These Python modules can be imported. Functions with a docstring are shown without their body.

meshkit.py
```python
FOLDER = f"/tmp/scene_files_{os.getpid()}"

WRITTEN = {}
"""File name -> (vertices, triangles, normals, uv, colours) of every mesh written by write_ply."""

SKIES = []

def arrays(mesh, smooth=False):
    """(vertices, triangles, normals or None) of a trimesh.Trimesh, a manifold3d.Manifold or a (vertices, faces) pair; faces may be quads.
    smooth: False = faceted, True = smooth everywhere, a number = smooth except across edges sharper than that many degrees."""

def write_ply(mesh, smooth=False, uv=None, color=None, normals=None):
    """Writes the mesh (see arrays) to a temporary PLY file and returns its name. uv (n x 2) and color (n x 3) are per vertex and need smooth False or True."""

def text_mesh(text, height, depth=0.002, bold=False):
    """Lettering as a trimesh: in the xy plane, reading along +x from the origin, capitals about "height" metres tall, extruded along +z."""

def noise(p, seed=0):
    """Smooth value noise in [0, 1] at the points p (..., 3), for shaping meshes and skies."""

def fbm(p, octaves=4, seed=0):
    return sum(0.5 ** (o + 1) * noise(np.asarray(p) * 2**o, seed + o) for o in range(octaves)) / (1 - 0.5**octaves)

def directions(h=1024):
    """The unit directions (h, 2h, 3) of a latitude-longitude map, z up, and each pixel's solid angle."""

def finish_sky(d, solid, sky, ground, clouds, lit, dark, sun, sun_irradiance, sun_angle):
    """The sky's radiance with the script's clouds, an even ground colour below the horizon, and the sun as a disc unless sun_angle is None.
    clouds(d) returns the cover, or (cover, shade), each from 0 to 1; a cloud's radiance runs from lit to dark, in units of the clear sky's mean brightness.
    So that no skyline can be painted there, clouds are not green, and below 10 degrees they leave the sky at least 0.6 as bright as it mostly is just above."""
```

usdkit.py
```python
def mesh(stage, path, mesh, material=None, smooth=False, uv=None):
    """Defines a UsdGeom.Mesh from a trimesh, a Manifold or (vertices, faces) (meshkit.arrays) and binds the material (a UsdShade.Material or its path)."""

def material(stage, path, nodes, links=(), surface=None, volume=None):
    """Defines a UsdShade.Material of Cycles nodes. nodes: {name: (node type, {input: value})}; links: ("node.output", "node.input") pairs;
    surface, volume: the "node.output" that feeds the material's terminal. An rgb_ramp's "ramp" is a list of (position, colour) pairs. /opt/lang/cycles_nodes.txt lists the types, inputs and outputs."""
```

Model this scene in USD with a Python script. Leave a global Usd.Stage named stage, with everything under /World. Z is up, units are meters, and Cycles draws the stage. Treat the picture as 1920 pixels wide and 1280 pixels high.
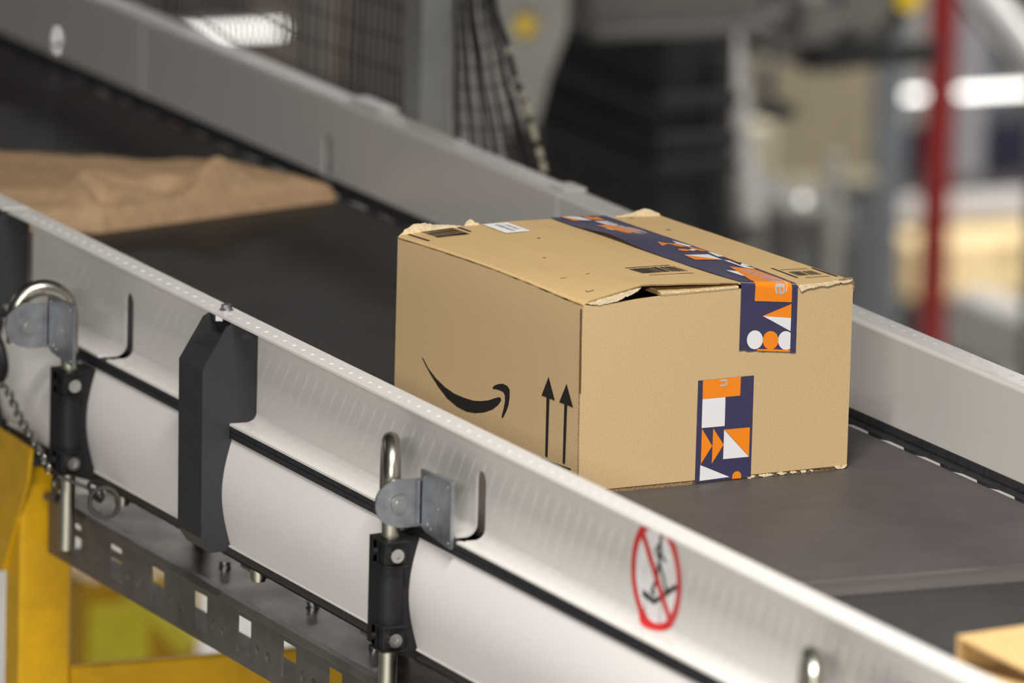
import math, random
import numpy as np
import trimesh
import manifold3d as m3
from manifold3d import Manifold, CrossSection
from shapely.geometry import Polygon, LineString, Point, MultiPolygon, box as sbox
from shapely.ops import unary_union
from shapely import affinity
import usdkit, meshkit
from pxr import Usd, UsdGeom, UsdLux, Gf, Sdf, UsdShade

random.seed(7)
rng = np.random.default_rng(7)
stage = Usd.Stage.CreateInMemory()
UsdGeom.SetStageUpAxis(stage, 'Z')
UsdGeom.SetStageMetersPerUnit(stage, 1.0)
UsdGeom.Xform.Define(stage, '/World')
stage.SetDefaultPrim(stage.GetPrimAtPath('/World'))
UsdGeom.Scope.Define(stage, '/World/Looks')

# ------------------------------------------------------------------ camera
ZB = 1.75                     # height of the belt above the floor; the machine is built with the belt at z = 0 and lifted by ZB
FPX = 16002.56                # 300 mm lens on a 36 mm wide frame of 1920 px
ROT = np.array([[0.4160303, 0.9089939, 0.0254738], [0.1923526, -0.060588, -0.9794537], [-0.888774, 0.4123823, -0.2000538]])
EYE = np.array([7.83949, -3.71797, 1.93343])
cam = UsdGeom.Camera.Define(stage, '/World/camera')
cam.CreateHorizontalApertureAttr(36.0)
cam.CreateVerticalApertureAttr(24.0)
cam.CreateFocalLengthAttr(FPX / 1920 * 36)
cam.CreateFStopAttr(4.0)
cam.CreateFocusDistanceAttr(9.02)
cam.CreateClippingRangeAttr(Gf.Vec2f(0.1, 200))
cam.CreateExposureAttr(0.0)
_m = np.eye(4)
_m[0, :3], _m[1, :3], _m[2, :3] = ROT[0], -ROT[1], -ROT[2]
_m[3, :3] = EYE + [0, 0, ZB]
cam.AddTransformOp().Set(Gf.Matrix4d(*[float(v) for v in _m.ravel()]))

# ------------------------------------------------------------------ light: unseen ceiling strip lamps and the hall's dim ambient light
def rect_light(name, pos, w, l, power, rot=(0, 0, 0), col=(1, 0.965, 0.92)):
    r = UsdLux.RectLight.Define(stage, '/World/' + name)
    r.CreateWidthAttr(w); r.CreateHeightAttr(l); r.CreateIntensityAttr(power)
    r.CreateColorAttr(Gf.Vec3f(*col))
    r.AddTranslateOp().Set(Gf.Vec3d(*pos)); r.AddRotateXYZOp().Set(Gf.Vec3f(*rot))
    return r
# strip lamps: unseen above the frame, the last four added to brighten the background
LAMPS = ((1.8, -0.95, 4.4, .16, 1.2, 300.0), (6.3, -4.6, 4.0, .5, 2.6, 240.0), (-5.8, 4.8, 2.9, .3, 2.4, 56.0), (-3.2, 3.6, 3.3, .3, 1.6, 42.0), (-7.9, 3.2, 3.15, .4, 2.4, 11.0), (-8.0, -4.0, 4.2, .4, 2.4, 16.0))
for i, (x, y, z, w_, l_, p_) in enumerate(LAMPS):
    rect_light('unseen_lamp_%d' % i, (x, y, z), w_, l_, p_)

# ------------------------------------------------------------------ helpers
_used = {}
def numbered(path):
    n = _used.get(path, 0); _used[path] = n + 1
    return path if n == 0 else '%s_%03d' % (path, n)

class Thing:
    """an Xform directly under /World whose children are its parts; base is in machine coordinates (belt at z = 0)"""
    def __init__(self, name, label, cat, base=(0, 0, 0), rotz=0.0, group=None, kind=None):
        self.path = numbered('/World/' + name); self.base = np.array(base, float); self.rotz = rotz
        x = UsdGeom.Xform.Define(stage, self.path)
        x.AddTranslateOp().Set(Gf.Vec3d(*(self.base + [0, 0, ZB]).tolist()))
        if rotz: x.AddRotateZOp().Set(float(rotz))
        pr = x.GetPrim()
        for k, v in (('label', label), ('category', cat), ('group', group), ('kind', kind)):
            if v: pr.SetCustomDataByKey(k, v)
    def add(self, name, mesh, mat, parent=None, smooth=30, local=False, label=None, kind=None):
        path = numbered((parent or self.path) + '/' + name)
        v, f = arr(mesh)
        if not local: v = v - self.base
        m = usdkit.mesh(stage, path, trimesh.Trimesh(v, f, process=False), mat, smooth=smooth)
        if label: m.GetPrim().SetCustomDataByKey('label', label)
        if kind: m.GetPrim().SetCustomDataByKey('kind', kind)
        return path

def structure(name, mesh, mat, label, world=True):
    path = numbered('/World/' + name)
    v, f = arr(mesh)
    p = usdkit.mesh(stage, path, trimesh.Trimesh(v, f, process=False), mat).GetPrim()
    p.SetCustomDataByKey('kind', 'structure'); p.SetCustomDataByKey('label', label); p.SetCustomDataByKey('category', name.split('_')[0])

def arr(mesh):
    v, f, _ = meshkit.arrays(mesh)
    return np.asarray(v, float), np.asarray(f, int)
def cat(*ms):
    vs, fs, n = [], [], 0
    for m in ms:
        v, f = arr(m); vs.append(v); fs.append(f + n); n += len(v)
    return trimesh.Trimesh(np.vstack(vs), np.vstack(fs), process=False)
def bx(x0, x1, y0, y1, z0, z1, c=0.0):
    """a box with chamfered edges"""
    x0, x1 = min(x0, x1), max(x0, x1); y0, y1 = min(y0, y1), max(y0, y1); z0, z1 = min(z0, z1), max(z0, z1)
    c = min(c, (x1 - x0) / 2.5, (y1 - y0) / 2.5, (z1 - z0) / 2.5)
    if c <= 0:
        return Manifold.cube([x1 - x0, y1 - y0, z1 - z0]).translate([x0, y0, z0])
    pts = []
    for x, sx in ((x0, 1), (x1, -1)):
        for y, sy in ((y0, 1), (y1, -1)):
            for z, sz in ((z0, 1), (z1, -1)):
                pts += [(x + sx * c, y + sy * c, z), (x + sx * c, y, z + sz * c), (x, y + sy * c, z + sz * c)]
    return Manifold.hull_points(np.array(pts))
def cyl(p, q, r, n=20, r2=None):
    """a cylinder from p to q"""
    p, q = np.array(p, float), np.array(q, float); d = q - p; L = np.linalg.norm(d); d /= L
    a = np.cross(d, [0, 0, 1.0] if abs(d[2]) < .9 else [1.0, 0, 0]); a /= np.linalg.norm(a); b = np.cross(d, a)
    m = Manifold.cylinder(L, r, r if r2 is None else r2, n)
    return m.transform(np.column_stack([b, np.cross(d, b), d, p]))
def sphere(p, r, n=20): return Manifold.sphere(r, n).translate(list(p))
def tube(points, r, n=14):
    """a closed tube along a polyline"""
    P = np.asarray(points, float); T = np.gradient(P, axis=0); T /= np.linalg.norm(T, axis=1, keepdims=True)
    a = np.cross(T[0], [0, 0, 1.0] if abs(T[0, 2]) < .9 else [1.0, 0, 0]); a /= np.linalg.norm(a)
    V, F = [], []
    for i in range(len(P)):
        a = a - T[i] * (a @ T[i]); a /= np.linalg.norm(a); b = np.cross(T[i], a)
        for k in range(n):
            w = 2 * math.pi * k / n; V.append(P[i] + r * (math.cos(w) * a + math.sin(w) * b))
    for i in range(len(P) - 1):
        for k in range(n):
            k2 = (k + 1) % n
            F += [(i * n + k, i * n + k2, i * n + n + k2), (i * n + k, i * n + n + k2, i * n + n + k)]
    V += [P[0], P[-1]]; c0, c1 = len(V) - 2, len(V) - 1
    for k in range(n):
        k2 = (k + 1) % n; F += [(c0, k2, k), (c1, (len(P) - 1) * n + k, (len(P) - 1) * n + k2)]
    return trimesh.Trimesh(np.array(V), np.array(F), process=False)
def ring(center, R, r, axis, n=24, k=10):
    """a torus around the axis"""
    ax = np.array(axis, float); ax /= np.linalg.norm(ax)
    a = np.cross(ax, [0, 0, 1.0] if abs(ax[2]) < .9 else [1.0, 0, 0]); a /= np.linalg.norm(a); b = np.cross(ax, a)
    V, F = [], []
    for i in range(n):
        t = 2 * math.pi * i / n; d = math.cos(t) * a + math.sin(t) * b
        for j in range(k):
            w = 2 * math.pi * j / k; V.append(np.array(center) + d * (R + r * math.cos(w)) + ax * r * math.sin(w))
    for i in range(n):
        for j in range(k):
            i2, j2 = (i + 1) % n, (j + 1) % k; F += [(i * k + j, i2 * k + j, i2 * k + j2), (i * k + j, i2 * k + j2, i * k + j2)]
    return trimesh.Trimesh(np.array(V), np.array(F), process=False)
def polys(g):
    return [p for p in (g.geoms if hasattr(g, 'geoms') else [g]) if p.geom_type == 'Polygon' and p.area > 1e-9]
def ex(poly, h0, h1, plane):
    """extrude a shapely polygon: plane 'yz' along x, 'xz' along y, 'xy' along z, from h0 to h1"""
    out = []
    for p in polys(poly):
        m = trimesh.creation.extrude_polygon(p, abs(h1 - h0), engine='earcut'); v = np.array(m.vertices); f = np.array(m.faces)
        h = v[:, 2] + min(h0, h1)
        if plane == 'yz': v = np.column_stack([h, v[:, 0], v[:, 1]])
        elif plane == 'xz': v = np.column_stack([v[:, 0], h, v[:, 1]]); f = f[:, ::-1]
        else: v = np.column_stack([v[:, 0], v[:, 1], h])
        out.append(trimesh.Trimesh(v, f, process=False))
    return cat(*out)
def solid(mesh):
    v, f = arr(mesh)
    m = trimesh.Trimesh(v, f); m.merge_vertices()
    return Manifold(m3.Mesh(np.asarray(m.vertices, np.float32), np.asarray(m.faces, np.uint32)))
def tri2d(poly):
    out = []
    for p in polys(poly):
        v, f = trimesh.creation.triangulate_polygon(p, engine='earcut'); out.append((np.asarray(v), np.asarray(f)))
    return out
def rounded(poly, r): return poly.buffer(-r).buffer(r, quad_segs=6)
def at(px, py, D):
    """the point at depth D (metres along the lens axis) on the line of sight through a pixel of the 1920 x 1280 frame, in machine coordinates"""
    return EYE + D * (ROT[0] * (px - 960) / FPX + ROT[1] * (py - 640) / FPX + ROT[2])

# ------------------------------------------------------------------ materials
def lin(c):
    c = np.array(c, float) / 255
    return tuple(np.where(c <= .04045, c / 12.92, ((c + .055) / 1.055) ** 2.4).tolist())
def mat(name, col, rough=.5, metal=0.0, spec=.5, grain=0.0, gscale=60, bump=0.0, bscale=200, coat=0.0, coat_rough=.1, col2=None, noise_rough=0.0, stretch=None, **kw):
    """a principled material; grain mixes a second tone in by noise, bump gives fine relief by noise"""
    nodes = {'p': ('principled_bsdf', dict(base_color=lin(col), roughness=rough, metallic=metal, specular_ior_level=spec, coat_weight=coat, coat_roughness=coat_rough, **kw)),
             'tc': ('texture_coordinate', {})}
    links = []
    src = 'tc.object'
    if stretch is not None:
        nodes['map'] = ('mapping', {'mapping_type': 'point', 'scale': stretch}); links.append(('tc.object', 'map.vector')); src = 'map.vector'
    if grain or col2 is not None:
        c2 = col2 if col2 is not None else [max(0, x * (1 - grain)) for x in col]
        nodes['n'] = ('noise_texture', {'scale': gscale, 'detail': 4.0, 'roughness': .6})
        nodes['r'] = ('rgb_ramp', {'ramp': [(0.0, lin(c2)), (.35, lin(c2)), (.65, lin(col)), (1.0, lin(col))]})
        links += [(src, 'n.vector'), ('n.fac', 'r.fac'), ('r.color', 'p.base_color')]
    if noise_rough:
        nodes['n3'] = ('noise_texture', {'scale': gscale * .7, 'detail': 3.0})
        nodes['mr'] = ('math', {'math_type': 'multiply_add', 'value2': noise_rough, 'value3': rough - noise_rough / 2})
        links += [(src, 'n3.vector'), ('n3.fac', 'mr.value1'), ('mr.value', 'p.roughness')]
    if bump:
        nodes['n2'] = ('noise_texture', {'scale': bscale, 'detail': 2.0})
        nodes['b'] = ('bump', {'strength': 1.0, 'distance': bump})
        links += [(src, 'n2.vector'), ('n2.fac', 'b.height'), ('b.normal', 'p.normal')]
    return usdkit.material(stage, '/World/Looks/' + name, nodes, links, surface='p.BSDF')
def ribbed(name, col, rough, axis, pitch, depth, spec=.5, grain=0.0, gscale=30):
    """a material with fine ribs across an axis"""
    k = 2 * math.pi / pitch / 20.0
    nodes = {'p': ('principled_bsdf', dict(base_color=lin(col), roughness=rough, specular_ior_level=spec)), 'tc': ('texture_coordinate', {}),
             'w': ('wave_texture', {'wave_type': 'bands', 'bands_direction': axis, 'profile': 'sine', 'scale': k}),
             'b': ('bump', {'strength': 1.0, 'distance': depth})}
    links = [('tc.object', 'w.vector'), ('w.fac', 'b.height'), ('b.normal', 'p.normal')]
    if grain:
        nodes['n'] = ('noise_texture', {'scale': gscale, 'detail': 5.0, 'roughness': .65})
        nodes['r'] = ('rgb_ramp', {'ramp': [(0.0, lin([x * (1 - grain) for x in col])), (.3, lin([x * (1 - grain) for x in col])), (.7, lin(col)), (1.0, lin(col))]})
        links += [('tc.object', 'n.vector'), ('n.fac', 'r.fac'), ('r.color', 'p.base_color')]
    return usdkit.material(stage, '/World/Looks/' + name, nodes, links, surface='p.BSDF')
def glow(name, col, strength):
    return usdkit.material(stage, '/World/Looks/' + name, {'e': ('emission', {'color': lin(col), 'strength': strength})}, [], surface='e.emission')

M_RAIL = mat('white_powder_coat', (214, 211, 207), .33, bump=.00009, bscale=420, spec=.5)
M_RAIL2 = mat('white_powder_coat_shaded', (196, 193, 189), .27, bump=.00008, bscale=420, spec=.5)  # same coat in a darker tone, shade of the far rail in its colour
M_PANEL = ribbed('white_ribbed_panel', (220, 216, 214), .5, 'z', .0017, .00006)
M_BLACK = mat('black_rubber', (44, 44, 47), .6, spec=.3, grain=.25, gscale=90)
M_COVER = mat('black_plastic_cover', (39, 39, 42), .55, bump=.00004, bscale=900, grain=.12, gscale=150)
M_CLAMP = mat('black_moulded_plastic', (22, 21, 21), .55, spec=.3, bump=.00003, bscale=700)
M_BELT = ribbed('belt_top', (84, 79, 78), .52, 'y', .0024, .00003, grain=.10, gscale=22, spec=.26)
M_BELT0 = ribbed('belt_top_upstream', (56, 53, 52), .48, 'y', .0024, .00003, grain=.15, gscale=16, spec=.22)  # darker belt tone for the upstream section
M_BELTEND = ribbed('belt_bend', (84, 79, 77), .36, 'y', .0024, .00016, spec=.6)
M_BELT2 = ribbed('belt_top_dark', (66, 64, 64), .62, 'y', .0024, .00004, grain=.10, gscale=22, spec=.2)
M_ZINC = mat('zinc_plate', (164, 168, 174), .38, metal=.9, grain=.12, gscale=70, noise_rough=.15)
M_ROD = mat('zinc_rod', (182, 179, 166), .32, metal=1.0, noise_rough=.10, gscale=80)
M_STEEL = mat('bright_steel', (186, 186, 184), .26, metal=1.0)
M_SHEET = mat('galvanised_sheet', (150, 146, 142), .22, metal=.9, grain=.25, gscale=14, noise_rough=.2)
M_CHANNEL = mat('grey_steel_channel', (118, 112, 106), .45, metal=.55, grain=.15, gscale=20)
M_YELLOW = mat('yellow_paint', (208, 160, 2), .42, grain=.06, gscale=30, bump=.00004, bscale=300)
M_YELLOW2 = mat('yellow_paint_lit', (240, 226, 60), .5, grain=.06, gscale=12)  # lighter yellow, standing in for light missing on the far stand
M_KNURL = mat('dark_knurled_strip', (70, 68, 64), .38, metal=.6, bump=.0006, bscale=420)
M_CARD = mat('cardboard', (206, 178, 134), .72, spec=.25, grain=.07, gscale=520, bump=.00002, bscale=900)
M_CARDTOP = mat('cardboard_top', (206, 174, 123), .72, spec=.25, grain=.06, gscale=520, bump=.00002, bscale=900)
M_CARDEDGE = mat('cardboard_cut_edge', (170, 138, 96), .85, spec=.2, grain=.35, gscale=400)
M_CREAM = mat('torn_paper', (232, 214, 178), .85, spec=.2, grain=.12, gscale=200)
M_FLUTE = mat('cardboard_flute_dark', (104, 76, 48), .9, spec=.1)
M_INK = mat('black_ink', (40, 38, 37), .6, spec=.3, grain=.15, gscale=600)
M_INK2 = mat('grey_ink', (88, 78, 64), .7, spec=.25)
M_TNAVY = mat('tape_navy', (62, 60, 92), .34, spec=.5, bump=.00002, bscale=500, grain=.08, gscale=300)
M_TORANGE = mat('tape_orange', (240, 136, 28), .36, spec=.5, bump=.00002, bscale=500)
M_TWHITE = mat('tape_white', (228, 227, 230), .40, spec=.5, bump=.00002, bscale=500)
M_LABEL = mat('white_label', (244, 243, 242), .5)
M_GREYINK = mat('label_grey', (150, 150, 152), .6)
M_KRAFT = mat('kraft_paper', (190, 158, 122), .68, spec=.25, grain=.08, gscale=60)
M_KRAFT2 = mat('kraft_light', (204, 170, 116), .7, spec=.25, grain=.05, gscale=90)
M_SIGNW = mat('sign_white', (236, 235, 236), .4)
M_SIGNR = mat('sign_red', (205, 44, 42), .4)
M_SIGNK = mat('sign_black', (52, 50, 50), .5)

# the hall
M_FLOOR = mat('pale_epoxy_floor', (224, 222, 217), .28, grain=.06, gscale=.8)
M_WALL = mat('grey_wall_panel', (58, 57, 57), .8)
M_CEIL = mat('dark_ceiling', (52, 52, 54), .9)
M_DARK = mat('dark_machine_paint', (34, 33, 34), .6, grain=.2, gscale=4)
M_DARK2 = mat('charcoal_machine_paint', (70, 66, 65), .6, grain=.2, gscale=4)
M_BROWN = mat('brown_grey_panel', (100, 90, 84), .7, grain=.2, gscale=3)
M_GREY = mat('mid_grey_paint', (112, 110, 106), .55, grain=.08, gscale=6)
M_POSTG = mat('post_grey', (128, 128, 124), .5, grain=.06, gscale=12)
M_LGREY = mat('light_grey_paint', (176, 174, 170), .5, grain=.06, gscale=8)
M_BEIGE = mat('beige_board', (150, 140, 118), .7, grain=.06, gscale=3)
M_BEIGE2 = mat('pale_beige_board', (192, 184, 160), .7, grain=.05, gscale=3)
M_BLUEG = mat('blue_grey_steel', (98, 104, 110), .5)
M_LILAC = mat('pale_lilac_steel', (150, 148, 154), .5)
M_RED = mat('red_paint', (124, 13, 16), .45)
M_NAVY = mat('navy_board', (22, 20, 46), .6)
M_WHITE = mat('white_enamel', (232, 231, 230), .4)
M_SHELF = mat('grey_white_enamel', (196, 196, 200), .45)
M_RING = mat('dull_steel_wire', (66, 65, 62), .38, metal=.9)
M_CARTON = mat('pale_carton', (236, 212, 164), .75, grain=.06, gscale=5)
M_CARTON2 = mat('tan_carton', (186, 156, 112), .75, grain=.06, gscale=5)
M_YKNOB = mat('yellow_plastic', (236, 200, 24), .4)
M_NET = mat('dark_net_cord', (24, 23, 24), .8, spec=.2)
M_ROPE = mat('cream_rope', (160, 154, 134), .8)
M_TUBE = glow('lamp_tube_glow', (255, 252, 246), 5.0)
M_TUBE3 = glow('added_lamp_glow', (255, 252, 246), 42.0)
M_TUBE2 = glow('lamp_tube_glow_dim', (255, 250, 244), 2.2)

# ------------------------------------------------------------------ the hall (setting)
structure('floor', bx(-30, 16, -14, 20, -.2, 0), M_FLOOR, 'pale glossy epoxy hall floor')
structure('wall_back', bx(-30.2, -30, -14, 20, 0, 9), M_WALL, 'grey back wall of the hall')
structure('wall_left', bx(-30, 16, -14.2, -14, 0, 9), M_WALL, 'grey left wall of the hall')
structure('wall_right', bx(-30, 16, 20, 20.2, 0, 9), M_WALL, 'grey right wall of the hall')
structure('wall_front', bx(16, 16.2, -14, 20, 0, 9), M_WALL, 'grey wall behind the viewer')
structure('ceiling', bx(-30, 16, -14, 20, 9, 9.2), M_CEIL, 'dark ceiling of the hall')

# ------------------------------------------------------------------ the belt conveyor
YN, YF, HR, WF, T = -.1749, .4452, .1129, .0339, .0025     # near web, far web, rail height, flange width, sheet thickness
YO = YN - WF
conv = Thing('belt_conveyor', 'long belt conveyor with black belt, white slotted side rails and black joint covers', 'conveyor', (0, .135, -.2))
RF = .0125
def rail_profile(yw, sgn):
    """the sheet-metal C of a side rail: yw is the web's belt-side face, sgn the way the flanges point"""
    c = yw + sgn * T / 2
    pts = [(yw + sgn * (WF), -T / 2)]
    for k in range(9):
        a = math.pi / 2 * k / 8
        pts.append((c + sgn * (RF - RF * math.sin(a)), -T / 2 + RF - RF * math.cos(a)))
    for k in range(5):
        a = math.pi / 2 * k / 4; r = .004
        pts.append((c + sgn * (r - r * math.cos(a)), HR - T / 2 - r + r * math.sin(a)))
    pts.append((yw + sgn * WF, HR - T / 2))
    return LineString(pts).buffer(T / 2, cap_style=2, quad_segs=4)
def rail(yw, sgn, x0, x1, slots, holes=True):
    m = solid(ex(rail_profile(yw, sgn), x0, x1, 'yz'))
    cut = []
    yc = yw + sgn * .021
    if holes:
        n0 = math.ceil((x0 + .012) / .025)
        while n0 * .025 < x1 - .01:
            xx = n0 * .025
            cut.append(cyl((xx, yc, HR - .01), (xx, yc, HR + .01), .0034, 12))
            cut.append(cyl((xx + .006, yw + sgn * .026, -.01), (xx + .006, yw + sgn * .026, .0022), .0024, 8))
            n0 += 1
    for xs, top in slots:
        hw = .0120; xs = xs + .002; s = sbox(xs - hw, -.02, xs + hw, top - hw).union(Point(xs, top - hw).buffer(hw))
        cut.append(solid(ex(s, yw - .004 if sgn > 0 else yw - WF - .004, yw + WF + .004 if sgn > 0 else yw + .004, 'xz')))
    return m - Manifold.batch_boolean(cut, m3.OpType.Add) if cut else m
r_near = conv.add('side_rail', rail(YN, -1, -1.103, 1.75, [(.1415, .0689), (-.809, .0715), (1.09, .069)]), M_RAIL)
r_up = conv.add('side_rail', rail(YN, -1, -4.6, -1.118, [(-1.75, .07), (-2.65, .07)]), M_RAIL)
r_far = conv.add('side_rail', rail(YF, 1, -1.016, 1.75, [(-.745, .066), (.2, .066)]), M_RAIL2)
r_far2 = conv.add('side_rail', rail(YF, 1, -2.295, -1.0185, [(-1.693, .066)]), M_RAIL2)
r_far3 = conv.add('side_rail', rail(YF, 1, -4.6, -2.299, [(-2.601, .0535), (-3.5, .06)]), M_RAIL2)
# hexagon bolt on the near rail, its nut under the flange
def hexbolt(x, y, z, r=.0062, h=.0052):
    m = Manifold.cylinder(h, r, r, 6).translate([x, y, z + .001]) + Manifold.cylinder(.001, r * 1.25, r * 1.25, 20).translate([x, y, z])
    dome = Manifold.cylinder(h, r * 1.06, r * .92, 20).translate([x, y, z + .001])
    return m ^ (dome + Manifold.cylinder(.001, r * 1.3, r * 1.3, 20).translate([x, y, z]))
conv.add('bolt', hexbolt(-.4965, YN - .0165, HR), M_ZINC, parent=r_near)
conv.add('nut', Manifold.cylinder(.007, .0075, .0075, 6).translate([-.4965, YN - .024, HR - .0105]), M_STEEL, parent=r_near)
# overlap plates on the far rail's joints
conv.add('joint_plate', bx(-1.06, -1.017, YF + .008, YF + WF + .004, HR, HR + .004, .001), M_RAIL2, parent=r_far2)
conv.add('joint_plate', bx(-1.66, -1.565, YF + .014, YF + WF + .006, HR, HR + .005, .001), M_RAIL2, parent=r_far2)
# belts: flat top, the ends going round rollers
def belt_mesh(x0, x1, y0, y1, z, r, drop=1.5, start=False, th=.003):
    """a belt with a flat top at z that bends down round a roller of radius r at x1"""
    path = [(x0, z)] if not start else [(x0 + r + r * math.cos(a) * -1, z - r + r * math.sin(a)) for a in np.linspace(-.6, math.pi / 2, 10)]
    path += [(x1 - r, z)]
    path += [(x1 - r + r * math.sin(a), z - r + r * math.cos(a)) for a in np.linspace(.12, math.pi * .75, 18)]
    out = LineString(path).buffer(th / 2, cap_style=2, quad_segs=3)
    return ex(affinity.translate(out, 0, -th / 2), y0, y1, 'xz')
BY0, BY1 = YN + .004, .4294
def bend(x0, x1, z, r, y0, y1, th=.003, a1=math.pi * .8):
    path = ([(x0, z)] if x1 - r - x0 > 1e-3 else []) + [(x1 - r, z)] + [(x1 - r + r * math.sin(a), z - r + r * math.cos(a)) for a in np.linspace(.05, a1, 24)]
    return ex(affinity.translate(LineString(path).buffer(th / 2, cap_style=2, quad_segs=3), 0, -th / 2), y0, y1, 'xz')
b0 = conv.add('belt', bx(-.292, .4275, BY0, BY1, -.003, 0), M_BELT)
conv.add('belt_bend', bend(.4265, .450, 0, .023, BY0, BY1, a1=1.5), M_BELTEND, parent=b0)
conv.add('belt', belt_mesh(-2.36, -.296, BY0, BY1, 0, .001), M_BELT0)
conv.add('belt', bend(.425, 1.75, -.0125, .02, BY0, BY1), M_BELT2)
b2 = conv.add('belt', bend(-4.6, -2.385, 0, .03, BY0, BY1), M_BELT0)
conv.add('belt_bed', bx(-4.6, 1.75, BY0 + .004, YF - .004, -.0215, -.0145), M_SHEET)
for xx, zz in ((.427, -.0265), (.53, -.046), (-2.415, -.034), (-2.33, -.034)):
    conv.add('roller', cyl((xx, BY0, zz), (xx, BY1, zz), .026 if xx != .427 else .0205, 28), M_STEEL)
# black scalloped sealing strip between the belt and the far rail
def scallop():
    top, n = [], 0
    xs = np.arange(-4.5, 1.74, .004)
    for x in xs:
        ph = (x / .0845) % 1.0
        w = .5 - .5 * math.cos(2 * math.pi * min(1, max(0, (ph - .08) / .84)))
        top.append((x, .4300 + .0075 * min(1, 1.9 * w) ** .9))
    return Polygon([(-4.5, YF - .0008)] + top + [(xs[-1], YF - .0008)])
sc = ex(scallop(), -.0005, .0035, 'xy')
conv.add('sealing_strip', cat(sc, ex(LineString([(YF - .0012, .0), (YF - .0024, .006), (YF - .0012, .0125)]).buffer(.0012), -4.5, 1.74, 'yz')), M_BLACK)
conv.add('strip_backing', bx(-.62, 1.74, .4297, YF, -.006, -.0012), M_RAIL2)
conv.add('edge_seal', bx(-4.6, 1.74, YN + .0002, BY0 - .0005, -.002, .003), M_BLACK)
# black strip and bulged white panel under the near rail
def bulge(z): return .0110 * math.sin(math.pi * min(1, max(0, (-.016 - z) / .1185)))
zz = np.linspace(-.016, -.1345, 22)
pan = Polygon([(YO + .0035 - bulge(z), z) for z in zz] + [(YO + .0065 - bulge(z), z) for z in zz[::-1]])
strip = rounded(Polygon([(YO + .0002, -.0028), (YO + .0002, -.0075), (YO + .0016, -.0095), (YO + .0002, -.0105), (YO + .001, -.0165), (YO + .012, -.0165), (YO + .012, -.0028)]), .0006)
for x0, x1 in ((-4.6, -1.12), (-1.10, -.4735), (-.4715, 1.75)):
    conv.add('trim_strip', ex(strip, x0, x1, 'yz'), M_BLACK)
    p = conv.add('side_panel', ex(pan, x0, x1, 'yz'), M_PANEL)
    conv.add('panel_lip', ex(Polygon([(YO + .0015, -.1345), (YO + .0015, -.1362), (YO + .009, -.1362), (YO + .009, -.1345)]), x0, x1, 'yz'), M_RAIL, parent=p)
    conv.add('knurled_strip', bx(x0, x1, YO + .004, YO + .010, -.1462, -.1362), M_KNURL, parent=p)
    conv.add('foot_strip', bx(x0, x1, YO + .0055, YO + .03, -.1492, -.1462), M_CLAMP, parent=p)
# clips under the panel
for xx in (-.779, -.388, -.066, .5):
    c = conv.add('panel_clip', cat(cyl((xx, YO + .015, -.1492), (xx, YO + .015, -.160), .009, 20), cyl((xx, YO + .015, -.160), (xx, YO + .015, -.1635), .0075, 20)), M_ROD)
    conv.add('clip_pin', cyl((xx - .036, YO + .012, -.1535), (xx - .004, YO + .012, -.1535), .0032, 10), M_CHANNEL, parent=c)
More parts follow.
